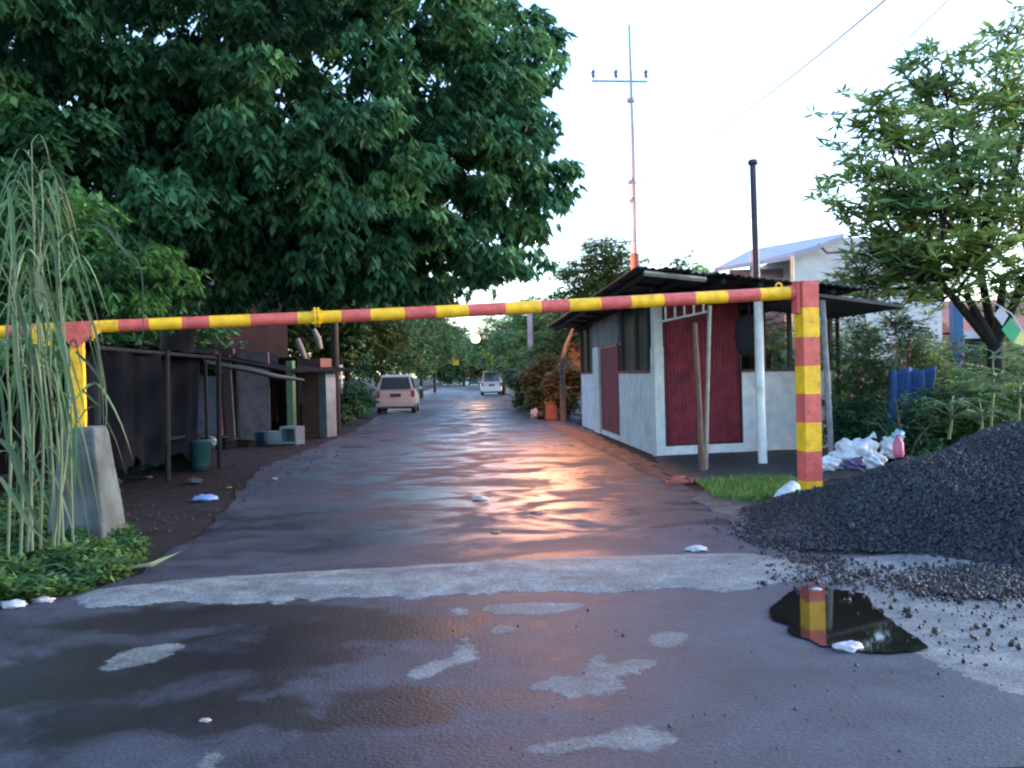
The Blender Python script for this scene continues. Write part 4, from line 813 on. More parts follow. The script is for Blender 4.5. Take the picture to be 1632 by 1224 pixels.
# small things at the left
bq = thing('water_bin', 'ribbed teal plastic bin on the soil before the shack', 'bin', G(319, 752))
mb = MB(); c = G(319, 750); mb.lathe(c, [(.001, 0), (.15, 0), (.16, .12), (.17, .13), (.175, .3), (.185, .31), (.19, .52), (.2, .53), (.2, .56), (.17, .56), (.16, .1)], 20); obj('tub', mb, mat('teal_bin', (.02, .075, .075), .5, .2, 6), bq)
mb = MB(); mb.tube([c+Vector((.2, 0, .5)), c+Vector((.27, 0, .42)), c+Vector((.22, 0, .34))], .015, 6); obj('handle', mb, MATS['teal_bin'], bq)
mb = MB(); mb.blob(G(334, 730)+Vector((0, .2, .33)), (.09, .08, .13), amp=.2, seed=4); tag(obj('plastic_bag', mb, mat('pale_bag', (.28, .36, .36), .5, .2, 6)), 'small pale plastic bag beside the teal bin', 'bag')
mb = MB(); mb.blob(G(328, 797)+Vector((0, 0, .03)), (.17, .12, .045), amp=.2, seed=9); tag(obj('plastic_bag', mb, mat('blue_bag', (.22, .32, .58), .5, .2, 6)), 'flattened pale blue plastic bag on the dark soil', 'bag')
for (px, py, s, lab, colr) in ((236, 762, .09, 'small brownish lump of rubbish left of the flattened bag', (.2, .15, .14)), (308, 770, .16, 'grey heap of rubbish behind the flattened blue bag', (.10, .10, .10)), (365, 778, .05, 'tiny yellow scrap on the dark soil', (.35, .25, .05)), (437, 764, .06, 'white scrap of paper at the dark road edge', (.5, .5, .55)), (764, 797, .10, 'crumpled white scrap lying on the wet road', (.6, .58, .6)), (1110, 878, .09, 'flat white scrap at the right end of the hump', (.6, .62, .66)), (1352, 1036, .09, 'white scrap floating at the puddle edge', (.6, .6, .68)), (1300, 942, .05, 'tiny white scrap in the top of the puddle', (.5, .52, .58)), (22, 968, .1, 'white scrap under the weeds at the far left', (.55, .57, .6)), (70, 960, .08, 'crumpled pinkish white scrap at the weeds edge', (.5, .45, .48)), (327, 1150, .03, 'tiny pale pebble on the dark road', (.45, .35, .4)), (850, 818, .04, 'tiny orange-lit leaf beyond the hump', (.3, .15, .06)), (790, 850, .05, 'fallen pale leaf before the hump', (.3, .28, .15))):
    mb = MB(); mb.blob(G(px, py)+Vector((0, 0, s*.22)), (s, s*.7, s*.3), 18, 10, .22, 2.6, int(px)); tag(obj('litter', mb, mat('litter_%d' % px, tuple(c_*.7 for c_ in colr), .6, .25, 20)), lab, 'litter')
# leafy low rubble / debris on left verge
mb = MB(); rn = random.Random(8)
debris = []
for _ in range(500):
    p = G(rn.uniform(190, 600), rn.uniform(690, 880)); debris.append((p.x, p.y, .01))
dn = [d for d in debris if d[0] < G(560, 690).x+ (20-d[1])*.0+1.2]
V1, F1 = stones(np.array(dn), np.random.default_rng(3).uniform(.008, .032, len(dn)), np.random.default_rng(4)); o = arr('debris', V1, F1, mat('debris_brown', (.035, .028, .026), .85, .4, 10, island=.6), None, np.array([-5, 15, 0]), 4); o.location = (-5, 15, 0); tag(o, 'dark crumbs and fallen bits on the left roadside', 'debris', kind='stuff')

# ================================================================ TREES
# the big tree at the left; out-of-view crown lobes added to shade the foreground
Ls = lambda px, py, D, r, ry, rz: (*P(px, py, D), r, ry, rz)
big = crown([Ls(150, 60, 17.5, 4.3, 4.0, 3.6), Ls(470, 40, 17.5, 4.4, 4.0, 3.9), Ls(690, 200, 18.5, 2.25, 2.4, 2.4), Ls(430, 300, 18.0, 3.9, 3.4, 1.9), Ls(790, 110, 18.5, 1.15, 1.4, 1.1), Ls(815, 320, 18.5, .95, 1.3, .85), Ls(60, 330, 15, 2.6, 2.2, 1.9), Ls(640, 400, 18.5, 1.7, 1.6, 1.0), Ls(800, 430, 18.5, .6, .7, .75), Ls(330, 430, 20, 3.2, 2.2, 1.0), Ls(560, 400, 20, 2.6, 2.0, 1.2), Ls(100, 200, 22, 5, 2, 4), Ls(500, 200, 22.5, 4.5, 2, 4), (-8.6, 10.5, 8.0, 4.2, 3.6, 2.0), (-4.6, 9.5, 10.2, 3.4, 3.4, 1.8), (-10.5, 15, 6.5, 3.0, 3.5, 2.5), Ls(770, 370, 18.5, 1.25, 1.2, 1.0), Ls(700, 430, 19, 1.4, 1.2, .65), Ls(820, 290, 18.5, 1.05, 1.2, 1.0), Ls(810, 450, 18.8, .65, .7, .45), Ls(800, 60, 18.5, 1.0, 1.2, .9), Ls(560, 440, 19.5, 1.6, 1.2, .6), Ls(700, 330, 19.5, 1.8, 1.3, 1.4)], 1250, .60, 36, 6, .25, .10, .95, 7, flat=.5, shell=.45)
tb = G(262, 745); tree('broadleaf_tree', 'huge dark broadleaf tree overhanging the left half of the street', 'tree', tb, [tb, tb+Vector((.1, .2, 1.5)), tb+Vector((.3, .4, 3.2)), tb+Vector((.6, .6, 5.0))], [.42, .33, .29, .22], big, LEAF_BIG, BARK, nb=30, br=.06, seed=2, lim=(17.5, 22, 7.5))
# lower brighter bough at the left edge
b2 = crown([Ls(140, 420, 13.0, 1.7, 1.3, .75), Ls(230, 470, 14.5, .8, 1.0, .4), Ls(20, 400, 12.5, 1.0, 1.0, .9), Ls(40, 520, 12, .9, 1.0, .7)], 80, .45, 34, 6, .17, .055, .6, 17, flat=.45, shell=.2)
t0 = G(40, 800)+Vector((-1.2, 2.0, 0)); tree('young_tree', 'young leafy tree with bright leaves behind the tall reeds', 'tree', t0, [t0, t0+Vector((.2, 0, 1.4)), t0+Vector((.5, .1, 2.5))], [.1, .08, .05], b2, mat('leaf_young_bright', (.048, .14, .048), .5, .3, 1.5, island=.4, trans=.3, col2=(.09, .21, .05)), BARK, nb=12, br=.025, seed=3)
# row of street trees on the left beyond the shack
def stree(px, D, top, rx_, base_y, label, leafm, seed, n=120, L=.22, grp=None, name='street_tree', ry=None, trunk=.16, rc=.7, droop=.4, zlow=1.6, cat='tree', shell=.35, nc=26, nl=5):
    c = P(px, top, D); x = c.x; ztop = c.z; zc = (ztop+zlow)/2; rz_ = (ztop-zlow)/2; b = Vector((x, D, 0))
    cr = crown([(x, D, zc, rx_, ry or rx_, rz_), (x+rx_*.3, D, zc+rz_*.25, rx_*.7, rx_*.7, rz_*.7), (x-rx_*.35, D, zc-rz_*.2, rx_*.6, rx_*.7, rz_*.7)], n, rc, nc, nl, L, L*.38, droop, seed, flat=.7, shell=shell)
    return tree(name, label, cat, b, [b, b+Vector((.05, 0, zc*.4)), b+Vector((-.05, .05, zc*.8)), b+Vector((.05, 0, zc+rz_*.3))], [trunk, trunk*.8, trunk*.6, trunk*.3], cr, leafm, BARK, grp, nb=10, br=trunk*.3, seed=seed)
stree(420, 38, 330, 4.2, 0, 'dark tree behind the brick house at the left', LEAF_BIG, 31, 150, .3)
stree(250, 36, 380, 4.5, 0, 'dark tree above the left end of the brick house', LEAF_BIG, 38, 130, .3)
stree(548, 36, 430, 2.6, 0, 'dense dark tree left of the silver car', LEAF_M, 32, 150, .24, zlow=2.0)
stree(520, 50, 400, 4.0, 0, 'tall dark tree rising behind the silver car', LEAF_BIG, 39, 150, .3, zlow=.3)
stree(605, 50, 452, 3.3, 0, 'broad tree behind and right of the silver car', LEAF_M, 33, 170, .26, zlow=1.2)
stree(668, 70, 490, 2.7, 0, 'tree leaning over the street beyond the silver car', LEAF_M, 34, 130, .3, zlow=1.8)
stree(690, 95, 500, 3.2, 0, 'hazy tree far down the left side of the street', LEAF_M, 35, 120, .38, zlow=1.8)
stree(738, 150, 542, 5.5, 0, 'distant dark tree closing the end of the street', LEAF_M, 36, 120, .6, zlow=.3, rc=1.4)
stree(700, 170, 520, 6, 0, 'distant tree left of the street end', LEAF_BIG, 37, 120, .6, zlow=.3, rc=1.4)
stree(790, 120, 530, 4.2, 0, 'yellowish tree far down the right side of the street', LEAF_Y, 41, 120, .5, zlow=1.0, rc=1.2)
stree(800, 75, 505, 2.8, 0, 'light green tree beyond the white car', LEAF_R, 42, 120, .3, zlow=1.5)
stree(850, 60, 478, 2.6, 0, 'light green tree beside the concrete pole', LEAF_P, 43, 140, .26, zlow=.6)
stree(880, 46, 458, 2.5, 0, 'green tree behind the hedge left of the kiosk', LEAF_R, 44, 150, .24, zlow=.6)
stree(955, 40, 378, 2.0, 0, 'leafy green tree rising behind the kiosk roof beside the utility pole', LEAF_M, 45, 160, .24, zlow=2.0)
stree(1075, 44, 392, 1.7, 0, 'thin sparse tree with open branches behind the kiosk roof', LEAF_M, 46, 34, .22, zlow=3.0, shell=.5, nc=12)
stree(1100, 46, 408, 1.9, 0, 'low yellow-green tree crown just above the kiosk roof', LEAF_R, 47, 70, .24, zlow=2.0)
# hanging spray at lower right of the big tree is part of its crown; roadside shrubs on the right
def shrub(px, py, D, w_, h_, label, leafm, seed, n=40, L=.13, name='shrub', flowers=None, grp='shrubs along the right roadside', nc=26, droop=.2, stems=6, z0=0.0):
    b = Vector((P(px, py, D).x, D, z0)); cr = crown([(b.x, D, z0+h_*.55, w_, w_*.8, h_*.45)], n, .28*max(1, w_), nc, 5, L, L*.36, droop, seed, flat=.9, shell=.25)
    t = thing(name, label, 'shrub', b, grp); V, Fc, C = cr; arr('foliage', V, Fc, leafm, t, np.array(b), 3); mb = MB(); rn = random.Random(seed)
    for k in range(stems):
        e = Vector(C[rn.randrange(len(C))]); mb.tube([b+Vector((rn.uniform(-.15, .15), rn.uniform(-.15, .15), 0)), b.lerp(e, .5)+Vector((0, 0, h_*.08)), e], [.03, .022, .01], 6)
    obj('stem', mb, BARK_P, t)
    if flowers:
        rg = np.random.default_rng(seed+1); k = rg.choice(len(C), 170); B_ = C[k]+rg.normal(0, .35, (170, 3)); B_[:, 1] -= .15; N_ = 5; Bf = np.repeat(B_, N_, 0); a = np.tile(np.arange(N_)*2*math.pi/N_, 170)
        Vf, Ff = leaves(Bf, np.stack([np.cos(a), -.4*np.ones_like(a), np.sin(a)], 1), np.full(len(Bf), .038), np.full(len(Bf), .034), rng=rg); arr('flowers', Vf, Ff, flowers, t, np.array(b), 3)
    return t
YB = LEAF_Y
shrub(878, 640, 36, 1.1, 2.3, 'yellow-brown shrub just left of the kiosk wall', YB, 51, 60, .16)
shrub(903, 640, 33, .7, 1.9, 'tall rusty leaved shrub touching the kiosk back corner', YB, 52, 50, .15)
shrub(850, 640, 42, 1.2, 2.6, 'mixed green and brown shrub behind the kerb', LEAF_M, 53, 60, .17)
shrub(842, 635, 50, 1.1, 2.7, 'brownish shrub in the middle of the right roadside', YB, 54, 60, .2)
shrub(836, 630, 62, 1.2, 2.8, 'green shrub right of the white car', LEAF_M, 55, 60, .22)
shrub(872, 620, 40, 1.4, 3.4, 'tall green bush at the back of the right roadside', LEAF_R, 56, 70, .18)
shrub(862, 650, 36, .6, .9, 'low dark plant beside the orange planter', LEAF_M, 57, 30, .12)
shrub(835, 648, 43, .6, .8, 'low grey-green plant spilling onto the kerb', LEAF_M, 58, 30, .12)
# planters and low wall
pr = mat('terracotta_blocks', (.20, .075, .045), .8, .25, 6, bump=.3)
def planter(px0, px1, pyb, pyt, label, m=pr):
    a = G(px0, pyb); D = a.y; b = P(px1, pyb, D); zt_ = P(px0, pyt, D).z; t = thing('planter', label, 'planter', a, 'planters along the right kerb'); mb = MB(); wx = b.x-a.x
    mb.box(a, Vector((1, 0, 0)), Vector((0, 1, 0)), 0, wx, 0, .5, 0, zt_-.05); obj('box', mb, m, t, bevel=.015); mb = MB(); mb.box(a, Vector((1, 0, 0)), Vector((0, 1, 0)), -.03, wx+.03, -.03, .53, zt_-.05, zt_); obj('rim', mb, m, t)
planter(870, 888, 669, 641, 'upright orange-brown block planter nearest the kiosk'); planter(838, 856, 656, 636, 'second orange-brown planter, behind the pale rubbish')
mb = MB(); mb.blob(G(852, 667)+Vector((0, 0, .16)), (.16, .15, .2), amp=.2, seed=12); tag(obj('rubbish_bag', mb, mat('grey_bag', (.35, .34, .36), .6, .2, 8)), 'pale grey rubbish bag leaning on the planters', 'bag')
mb = MB(); mb.blob(G(862, 668)+Vector((0, 0, .14)), (.14, .15, .17), amp=.2, seed=13); tag(obj('rubbish_bag', mb, mat('black_bag', (.02, .02, .022), .5, .2, 8)), 'black rubbish bag between pale bag and orange planter', 'bag')
hs_ = thing('roadside_house', 'orange-lit house gable peeking out left of the kiosk', 'house', Vector((P(912, 600, 40).x, 40, 0)))
c = P(905, 600, 40); mb = MB(); mb.cube(c.x+.05, c.x+4, 40, 46, 0, P(905, 520, 40).z); obj('wall', mb, mat('lamplit_plaster', (.55, .28, .16), .8, .15, 3), hs_)  # warm lamp glow is put into the wall's orange colour
mb = MB(); zt_ = P(905, 520, 40).z; mb.add([Vector((c.x-.2, 39.6, zt_)), Vector((c.x+4.2, 39.6, zt_)), Vector((c.x+4.2, 43, zt_+1)), Vector((c.x-.2, 43, zt_+1)), Vector((c.x-.2, 46.4, zt_)), Vector((c.x+4.2, 46.4, zt_))], [(0, 1, 2, 3), (3, 2, 5, 4), (0, 3, 4), (1, 5, 2)]); obj('roof', mb, MATS['roof_tile_dark'], hs_)
lw = thing('garden_wall', 'low pale garden wall with a red coping left of the kiosk', 'wall', G(908, 668)); a = G(898, 664); mb = MB(); mb.box(a, Vector((1, 0, 0)), Vector((0, 1, 0)), 0, .75, 0, .15, 0, P(905, 612, a.y).z); obj('wall', mb, mat('cream_plaster', (.45, .38, .33), .8, .2, 4), lw); mb = MB(); z_ = P(905, 612, a.y).z; mb.box(a, Vector((1, 0, 0)), Vector((0, 1, 0)), -.05, .8, -.05, .2, z_, z_+.08); obj('coping', mb, TRIM, lw)
# leaning brown trunk by the kiosk
mb = MB(); mb.tube([P(896, 600, 31), P(896, 575, 31), P(903, 548, 31), P(913, 525, 31), P(916, 505, 31)], [.09, .08, .07, .05, .04], 8); mb.tube([Vector((P(896, 600, 31).x, 31, 0)), P(896, 600, 31)], .09, 8)
tag(obj('leaning_trunk', mb, BARK_P), 'bare leaning trunk curving up beside the kiosk back corner', 'trunk')
# signs far down the street
def sign(px0, px1, py0, py1, D, m, label, cat='sign', hang=False):
    a, b = P(px0, py1, D), P(px1, py0, D); t = thing('sign_board', label, cat, Vector(((a.x+b.x)/2, D, 0))); mb = MB(); mb.cube(a.x, b.x, D, D+.08, a.z, b.z); obj('board', mb, m, t); mb = MB(); x = (a.x+b.x)/2
    if hang:
        mb.tube([SP(-6.5, D)+Vector((0, 0, b.z+.6)), Vector((x, D, b.z+.05)), SP(6.5, D)+Vector((0, 0, b.z+.6))], .03, 6); obj('rope', mb, MATS['dark_steel'], t); return t
    mb.tube([Vector((x, D+.12, 0)), Vector((x, D+.12, a.z+.1))], .05, 8); obj('post', mb, MATS['dark_steel'], t)
sign(790, 803, 553, 572, 75, mat('sign_white', (.7, .72, .72), .6, .1, 3), 'white sign board beside the light green tree')
sign(764, 774, 571, 583, 90, mat('sign_blue', (.06, .16, .5), .6, .1, 3), 'small blue banner hung over the far street', hang=True)
sign(721, 731, 562, 582, 100, mat('sign_yellow', (.6, .42, .05), .6, .1, 3), 'yellow banner left of the far lamp', hang=True)
sign(771, 784, 560, 571, 95, MATS['sign_yellow'], 'small yellow banner hung right of the far lamp', hang=True)

# ================================================================ RIGHT SIDE
# big pale building behind the kiosk
WG = mat('pale_grey_render', (.50, .53, .56), .8, .1, 1.5, col2=(.42, .45, .5), c2lo=.5, c2hi=.7); CORR = mat('corrugated_sheet', (.34, .35, .4), .6, .2, 3, bump=.3, bscale=8)
ho = thing('workshop_building', 'tall pale grey building with a corrugated roof behind the kiosk', 'building', Vector((P(1330, 600, 30).x, 30, 0)))
w0 = P(1266, 450, 30); w1 = P(1500, 450, 31.5); wz = Vector((0, 0, 1)); mb = MB(); zt0 = P(1266, 402, 30).z; zt1 = P(1340, 378, 30.5).z
mb.add([Vector((w0.x, w0.y, 0)), Vector((w1.x, w1.y, 0)), Vector((w1.x, w1.y, zt1)), Vector((P(1340, 400, 30.5).x, 30.5, zt1)), Vector((w0.x, w0.y, zt0)), Vector((w0.x, w0.y+9, 0)), Vector((w1.x, w1.y+9, 0)), Vector((w1.x, w1.y+9, zt1)), Vector((w0.x, w0.y+9, zt0))], [(0, 1, 2, 3, 4), (0, 4, 8, 5), (1, 6, 7, 2), (5, 8, 7, 6), (4, 3, 2, 7, 8)]); obj('wall', mb, WG, ho)
mb = MB(); e0 = P(1138, 430, 33); e1 = P(1200, 400, 31); e2 = P(1345, 373, 30.2); e3 = P(1268, 402, 29.7); e1b = P(1265, 388, 36)
vs = [P(1138, 429, 31), P(1196, 404, 30.5), P(1265, 388, 31), P(1345, 372, 31), P(1420, 372, 38), P(1150, 400, 40)]; 
vs = [P(1138, 428, 29.6), P(1266, 407, 29.6), P(1345, 374, 29.8), P(1345, 371, 36), P(1266, 386, 37), P(1195, 398, 37)]
mb.add(vs+[v-Vector((0, 0, .12)) for v in vs], [(0, 1, 2, 3, 4, 5), (11, 10, 9, 8, 7, 6)]+[(i, i+6, (i+1) % 6+6, (i+1) % 6) for i in range(6)]); obj('roof', mb, CORR, ho)
mb = MB(); a, b, c = P(1304, 389, 29.9), P(1318, 403, 29.9), P(1362, 402, 30.0); mb.tube([a, b, c], .04, 6); obj('gutter_pipe', mb, mat('rust_brown', (.2, .1, .1), .8, .2, 5), ho)
mb = MB(); mb.cube(P(1170, 600, 31).x, P(1262, 600, 31).x, 31.2, 31.4, 0, P(1200, 428, 31).z); obj('side_wall', mb, mat('lilac_grey_wall', (.22, .22, .3), .8, .2, 3), ho)
mb = MB(); p = P(1263, 440, 29.6); mb.tube([Vector((p.x, p.y, 0)), Vector((p.x, p.y, P(1263, 408, 29.6).z))], .06, 8); obj('porch_post', mb, mat('cream_paint', (.6, .56, .4), .6, .1, 3), ho)
mb = MB(); mb.cube(P(1196, 430, 30).x, P(1212, 430, 30).x, 30, 30.1, P(1200, 440, 30).z, P(1200, 400, 30).z); obj('panel', mb, WG, ho)
# tiled house at the far right
th = thing('tiled_house', 'low house with an orange tiled roof at the far right behind the tree', 'house', Vector((P(1600, 600, 34).x, 34, 0)))
a, b = P(1520, 560, 33), P(1700, 560, 34); mb = MB(); mb.cube(a.x, b.x, 34, 40, 0, P(1560, 532, 34).z); obj('wall', mb, mat('ochre_wall', (.35, .27, .16), .8, .2, 3), th)
mb = MB(); z0_, z1_ = P(1560, 528, 33.4).z, P(1560, 478, 37).z; x0, x1 = P(1522, 500, 33.4).x, P(1740, 500, 33.4).x
mb.add([Vector((x0, 33.3, z0_)), Vector((x1, 33.3, z0_)), Vector((x1, 37, z1_)), Vector((x0, 37, z1_)), Vector((x0, 41, z0_)), Vector((x1, 41, z0_))], [(0, 1, 2, 3), (3, 2, 5, 4), (0, 3, 4), (1, 5, 2)]); obj('roof', mb, mat('orange_tile', (.34, .13, .09), .8, .2, 8, bump=.5, bscale=12), th)
mb = MB(); mb.cube(x0, x1, 33.18, 33.3, z0_-.25, z0_); obj('fascia', mb, mat('fascia_grey', (.4, .42, .48), .7, .1, 3), th)
mb = MB(); mb.cube(P(1540, 550, 33.9).x, P(1580, 550, 33.9).x, 33.9, 33.98, P(1560, 595, 33.9).z, P(1560, 540, 33.9).z); wf = obj('window', mb, MATS['window_timber'], th); mb = MB(); mb.cube(P(1543, 550, 33.88).x, P(1577, 550, 33.88).x, 33.86, 33.89, P(1560, 592, 33.88).z, P(1560, 543, 33.88).z); obj('pane', mb, GLS, wf)
mb = MB(); zz = P(1500, 478, 30); mb.cube(P(1500, 470, 36).x, P(1560, 470, 36).x, 42, 45, 0, P(1500, 452, 42).z); tag(obj('yellow_house', mb, mat('yellow_wall', (.6, .48, .2), .8, .1, 3)), 'yellow wall of a house glimpsed through the right tree', 'house')
# blue post and blue tarp
bpst = MB(); p = P(1525, 560, 22); bpst.box(Vector((p.x, 22, 0)), Vector((1, 0, 0)), Vector((0, 1, 0)), -.12, .12, -.12, .12, 0, P(1525, 480, 22).z); tag(obj('blue_post', bpst, mat('blue_paint', (.03, .15, .36), .5, .15, 4), bevel=.015), 'thick bright blue post left of the right tree trunk', 'post')
mb = MB(); a, b = P(1420, 664, 15.9), P(1490, 664, 15.9); vs = []; nn = 14
for i in range(nn+1):
    for j in range(nn+1):
        x = a.x+(b.x-a.x)*i/nn; z = .28+(P(1450, 588+3*math.sin(i*.8), 15.9).z-.28)*j/nn; vs.append(Vector((x, 15.9+.07*math.sin(i*1.4+j*.25)+.2*(1-j/nn), z)))
mb.add(vs, [(i*(nn+1)+j, (i+1)*(nn+1)+j, (i+1)*(nn+1)+j+1, i*(nn+1)+j+1) for i in range(nn) for j in range(nn)], 0, True); bt = obj('blue_tarpaulin', mb, mat('blue_tarp', (.008, .045, .16), .65, .2, 3, bump=.2)); so_ = bt.modifiers.new('s', 'SOLIDIFY'); so_.thickness = .02
tag(bt, 'deep blue tarpaulin sheet hanging among the flowering bushes', 'tarpaulin')
# bunting flags
fl_ = thing('bunting', 'string of white, green, yellow and purple pennants at the right edge', 'bunting', P(1615, 520, 16))
mb = MB(); mb.tube([P(1585, 483, 16), P(1612, 500, 16), P(1650, 560, 16)], .01, 6); obj('string', mb, WIR2, fl_)
for (px, py, s, cc, nm) in ((1596, 503, 16, (.45, .47, .5), 'flag_white'), (1612, 527, 21, (.05, .35, .16), 'flag_green'), (1624, 540, 18, (.65, .6, .22), 'flag_yellow'), (1633, 556, 10, (.32, .12, .42), 'flag_purple')):
    mb = MB(); c = P(px, py, 16+(px-1590)*.004); k = s*16/F; mb.add([c+Vector((0, 0, k)), c+Vector((k*.8, .03, 0)), c+Vector((.1*k, 0, -k)), c+Vector((-k*.8, -.03, .1*k)), c+Vector((0, .015, k)), c+Vector((k*.8, .045, 0)), c+Vector((.1*k, .015, -k)), c+Vector((-k*.8, -.015, .1*k))], [(0, 1, 2, 3), (7, 6, 5, 4)]); obj('pennant', mb, mat(nm, cc, .7, .1, 5), fl_)
# right tree: whorled leaves, visible limbs
def whorl_tree():
    rng = np.random.default_rng(77); b = G(1580, 712); D0 = 17.5; b = Vector((P(1580, 600, D0).x, D0, 0)); t = thing('whorl_leaved_tree', 'open green tree with whorled leaves and dark spreading limbs at the right', 'tree', b)
    mb = MB(); fk = P(1586, 545, D0); mb.tube([b, b.lerp(fk, .5)+Vector((.03, 0, 0)), fk], [.19, .155, .14], 14)
    ends = [(1350, 330, 17), (1370, 250, 17.5), (1385, 400, 16.8), (1395, 160, 17.6), (1430, 190, 17.2), (1455, 120, 17.8), (1500, 100, 17.6), (1520, 200, 16.6), (1590, 60, 17.8), (1600, 130, 17.2), (1640, 150, 17), (1660, 80, 18), (1450, 300, 16.4), (1500, 330, 16.2), (1430, 420, 16.6), (1480, 440, 17), (1560, 280, 16), (1610, 250, 16.5), (1640, 330, 16), (1580, 390, 16), (1540, 430, 16.3), (1700, 250, 17), (1720, 400, 17), (1650, 440, 16.5), (1400, 460, 17.4), (1370, 440, 17.8), (1420, 350, 18.6), (1500, 250, 19), (1560, 180, 19), (1640, 210, 19.5), (1600, 350, 19), (1470, 390, 19), (1680, 330, 19), (1540, 330, 18), (1440, 250, 18), (1620, 470, 18), (1500, 480, 18.6), (1405, 300, 16.6)]
    limbs = [P(1540, 470, 17.2), P(1600, 440, 17.4), P(1560, 420, 18), P(1490, 440, 17.2), P(1640, 430, 17.2)]; tips = []
    for L_ in limbs: mb.tube([fk-Vector((0, 0, .1)), fk.lerp(L_, .5)+Vector((0, 0, -.05)), L_], [.105, .08, .06], 10)
    for (px, py, D) in ends:
        e = P(px, py, D); s = min(limbs, key=lambda q: (q-e).length); m1 = s.lerp(e, .5)+Vector((rng.uniform(-.2, .2), rng.uniform(-.2, .2), -.12)); mb.tube([s, m1, e], [.05, .032, .013], 8)
        for k in range(19):
            d = Vector(rng.normal(0, 1, 3)); d.z = d.z*.7+.25; d.normalize(); tpp = e.lerp(m1, rng.uniform(-.05, .55))+d*rng.uniform(.25, .85); mb.tube([e.lerp(m1, rng.uniform(0, .4)), tpp], [.014, .008], 5, cap=False); tips.append(tpp)
    for (px, py, D) in ((1405, 155, 17), (1440, 185, 17), (1445, 108, 17.6), (1512, 95, 17.6), (1590, 45, 17.8), (1602, 62, 17.8)):
        e = P(px, py, D)
        for k in range(2): tips.append(e+Vector(rng.normal(0, .1, 3)))
    obj('trunk', mb, BARK, t)
    T = np.array([tuple(v) for v in tips]); reps = 1; T = np.concatenate([T]+[T+rng.normal(0, .14, T.shape) for _ in range(reps)]); n = len(T); nl = 11; a = np.tile(np.arange(nl)*2*math.pi/nl, n)+np.repeat(rng.random(n)*6, nl)+rng.normal(0, .2, n*nl)
    tilt = np.repeat(nrm(rng.normal(0, .5, (n, 3))+[0, 0, .9]), nl, 0); D_ = np.stack([np.cos(a), np.sin(a), rng.normal(.12, .3, n*nl)], 1)+tilt*.2
    V, Fc = leaves(np.repeat(T, nl, 0), D_, rng.uniform(.20, .42, n*nl), rng.uniform(.055, .095, n*nl), rng=rng); arr('crown', V, Fc, LEAF_R, t, np.array(b), 3)
whorl_tree()
PINK = mat('pink_petals', (.6, .22, .28), .6, .1, 5)
shrub(1400, 620, 17.2, 1.0, 2.6, 'pink-flowered bush right of the gate post', LEAF_M, 61, 60, .11, 'flowering_bush', PINK, None, 30)
shrub(1462, 620, 17.8, .9, 2.3, 'pink-flowered bush above the blue tarpaulin', LEAF_R, 62, 48, .11, 'flowering_bush', PINK, None, 30, z0=.0)
shrub(1375, 680, 16.5, .7, .9, 'dark low bush behind the white sacks', LEAF_BIG, 63, 50, .11, grp=None)
shrub(1520, 680, 15.5, .75, 1.15, 'ragged green bush at the crest of the gravel heap', LEAF_M, 64, 40, .13, grp=None)
shrub(1600, 680, 16, 1.1, 1.5, 'leafy bush behind the gravel heap at the right edge', LEAF_R, 65, 50, .14, grp=None)
shrub(1450, 690, 15.3, .6, .45, 'low dark bush between the sacks and the blue tarpaulin', LEAF_BIG, 66, 40, .11, grp=None)
shrub(1550, 610, 20, 1.3, 2.0, 'dim shrub under the right tree', LEAF_M, 67, 60, .14, grp=None)
shrub(1680, 600, 19, 1.5, 2.4, 'bushy shrub just beyond the right edge', LEAF_R, 68, 60, .15, grp=None)
shrub(1490, 560, 30, 1.6, 2.0, 'grey-green bush in front of the pale wall', LEAF_M, 69, 70, .2, grp=None)
shrub(1330, 600, 24, 1.3, 3.0, 'leafy bush seen through the kiosk window', LEAF_R, 70, 70, .16, grp=None)
shrub(1260, 600, 30, 2.0, 3.4, 'pale green bush behind the kiosk', LEAF_P, 71, 70, .18, grp=None)
shrub(1395, 600, 21, 1.2, 3.1, 'loose green bush hiding the lower workshop wall', LEAF_M, 111, 34, .14, grp=None)
shrub(1440, 640, 14.9, .55, 1.15, 'thin leafy sprigs in front of the blue tarpaulin', LEAF_M, 112, 14, .10, grp=None, nc=14)
# cassava-like young plants in front of the hut
def young(px, pyb, D, top, label, seed, m=LEAF_P):
    rng = np.random.default_rng(seed); b = Vector((P(px, pyb, D).x, D, max(0, P(px, pyb, D).z))); tp_ = P(px+4, top, D); t = thing('young_plant', label, 'plant', b, 'young pale stemmed plants behind the gravel heap'); mb = MB(); mb.tube([b, b.lerp(tp_, .5)+Vector((.03, 0, 0)), tp_], [.025, .02, .012], 7); Bs, Ds, Ls_ = [], [], []
    for k in range(16):
        a = rng.random()*6.28; s = b.lerp(tp_, rng.uniform(.5, 1)); e = s+Vector((math.cos(a)*.38, math.sin(a)*.38, rng.uniform(.05, .22))); mb.tube([s, s.lerp(e, .5)+Vector((0, 0, .04)), e], .008, 5)
        for q in range(8):
            aa = a+(q-3.5)*.55; Bs.append(tuple(e)); Ds.append((math.cos(aa), math.sin(aa), -.25)); Ls_.append(.2)
    obj('stem', mb, mat('pale_stem', (.14, .17, .08), .6, .1, 5), t); V, Fc = leaves(np.array(Bs), np.array(Ds), np.array(Ls_)*rng.uniform(.7, 1.1, len(Ls_)), np.full(len(Ls_), .05), rng=rng); arr('leaves', V, Fc, m, t, np.array(b), 3)
young(1578, 690, 14.5, 560, 'tall pale-stemmed young plant at the right behind the heap', 81); young(1512, 700, 14.2, 640, 'shorter young plant left of the tall one, on the heap crest', 82, LEAF_M); young(1560, 700, 13.8, 655, 'low young plant with broad bright leaves on the heap crest', 83); young(1620, 690, 14.0, 600, 'young plant at the right edge behind the heap', 84, LEAF_M)
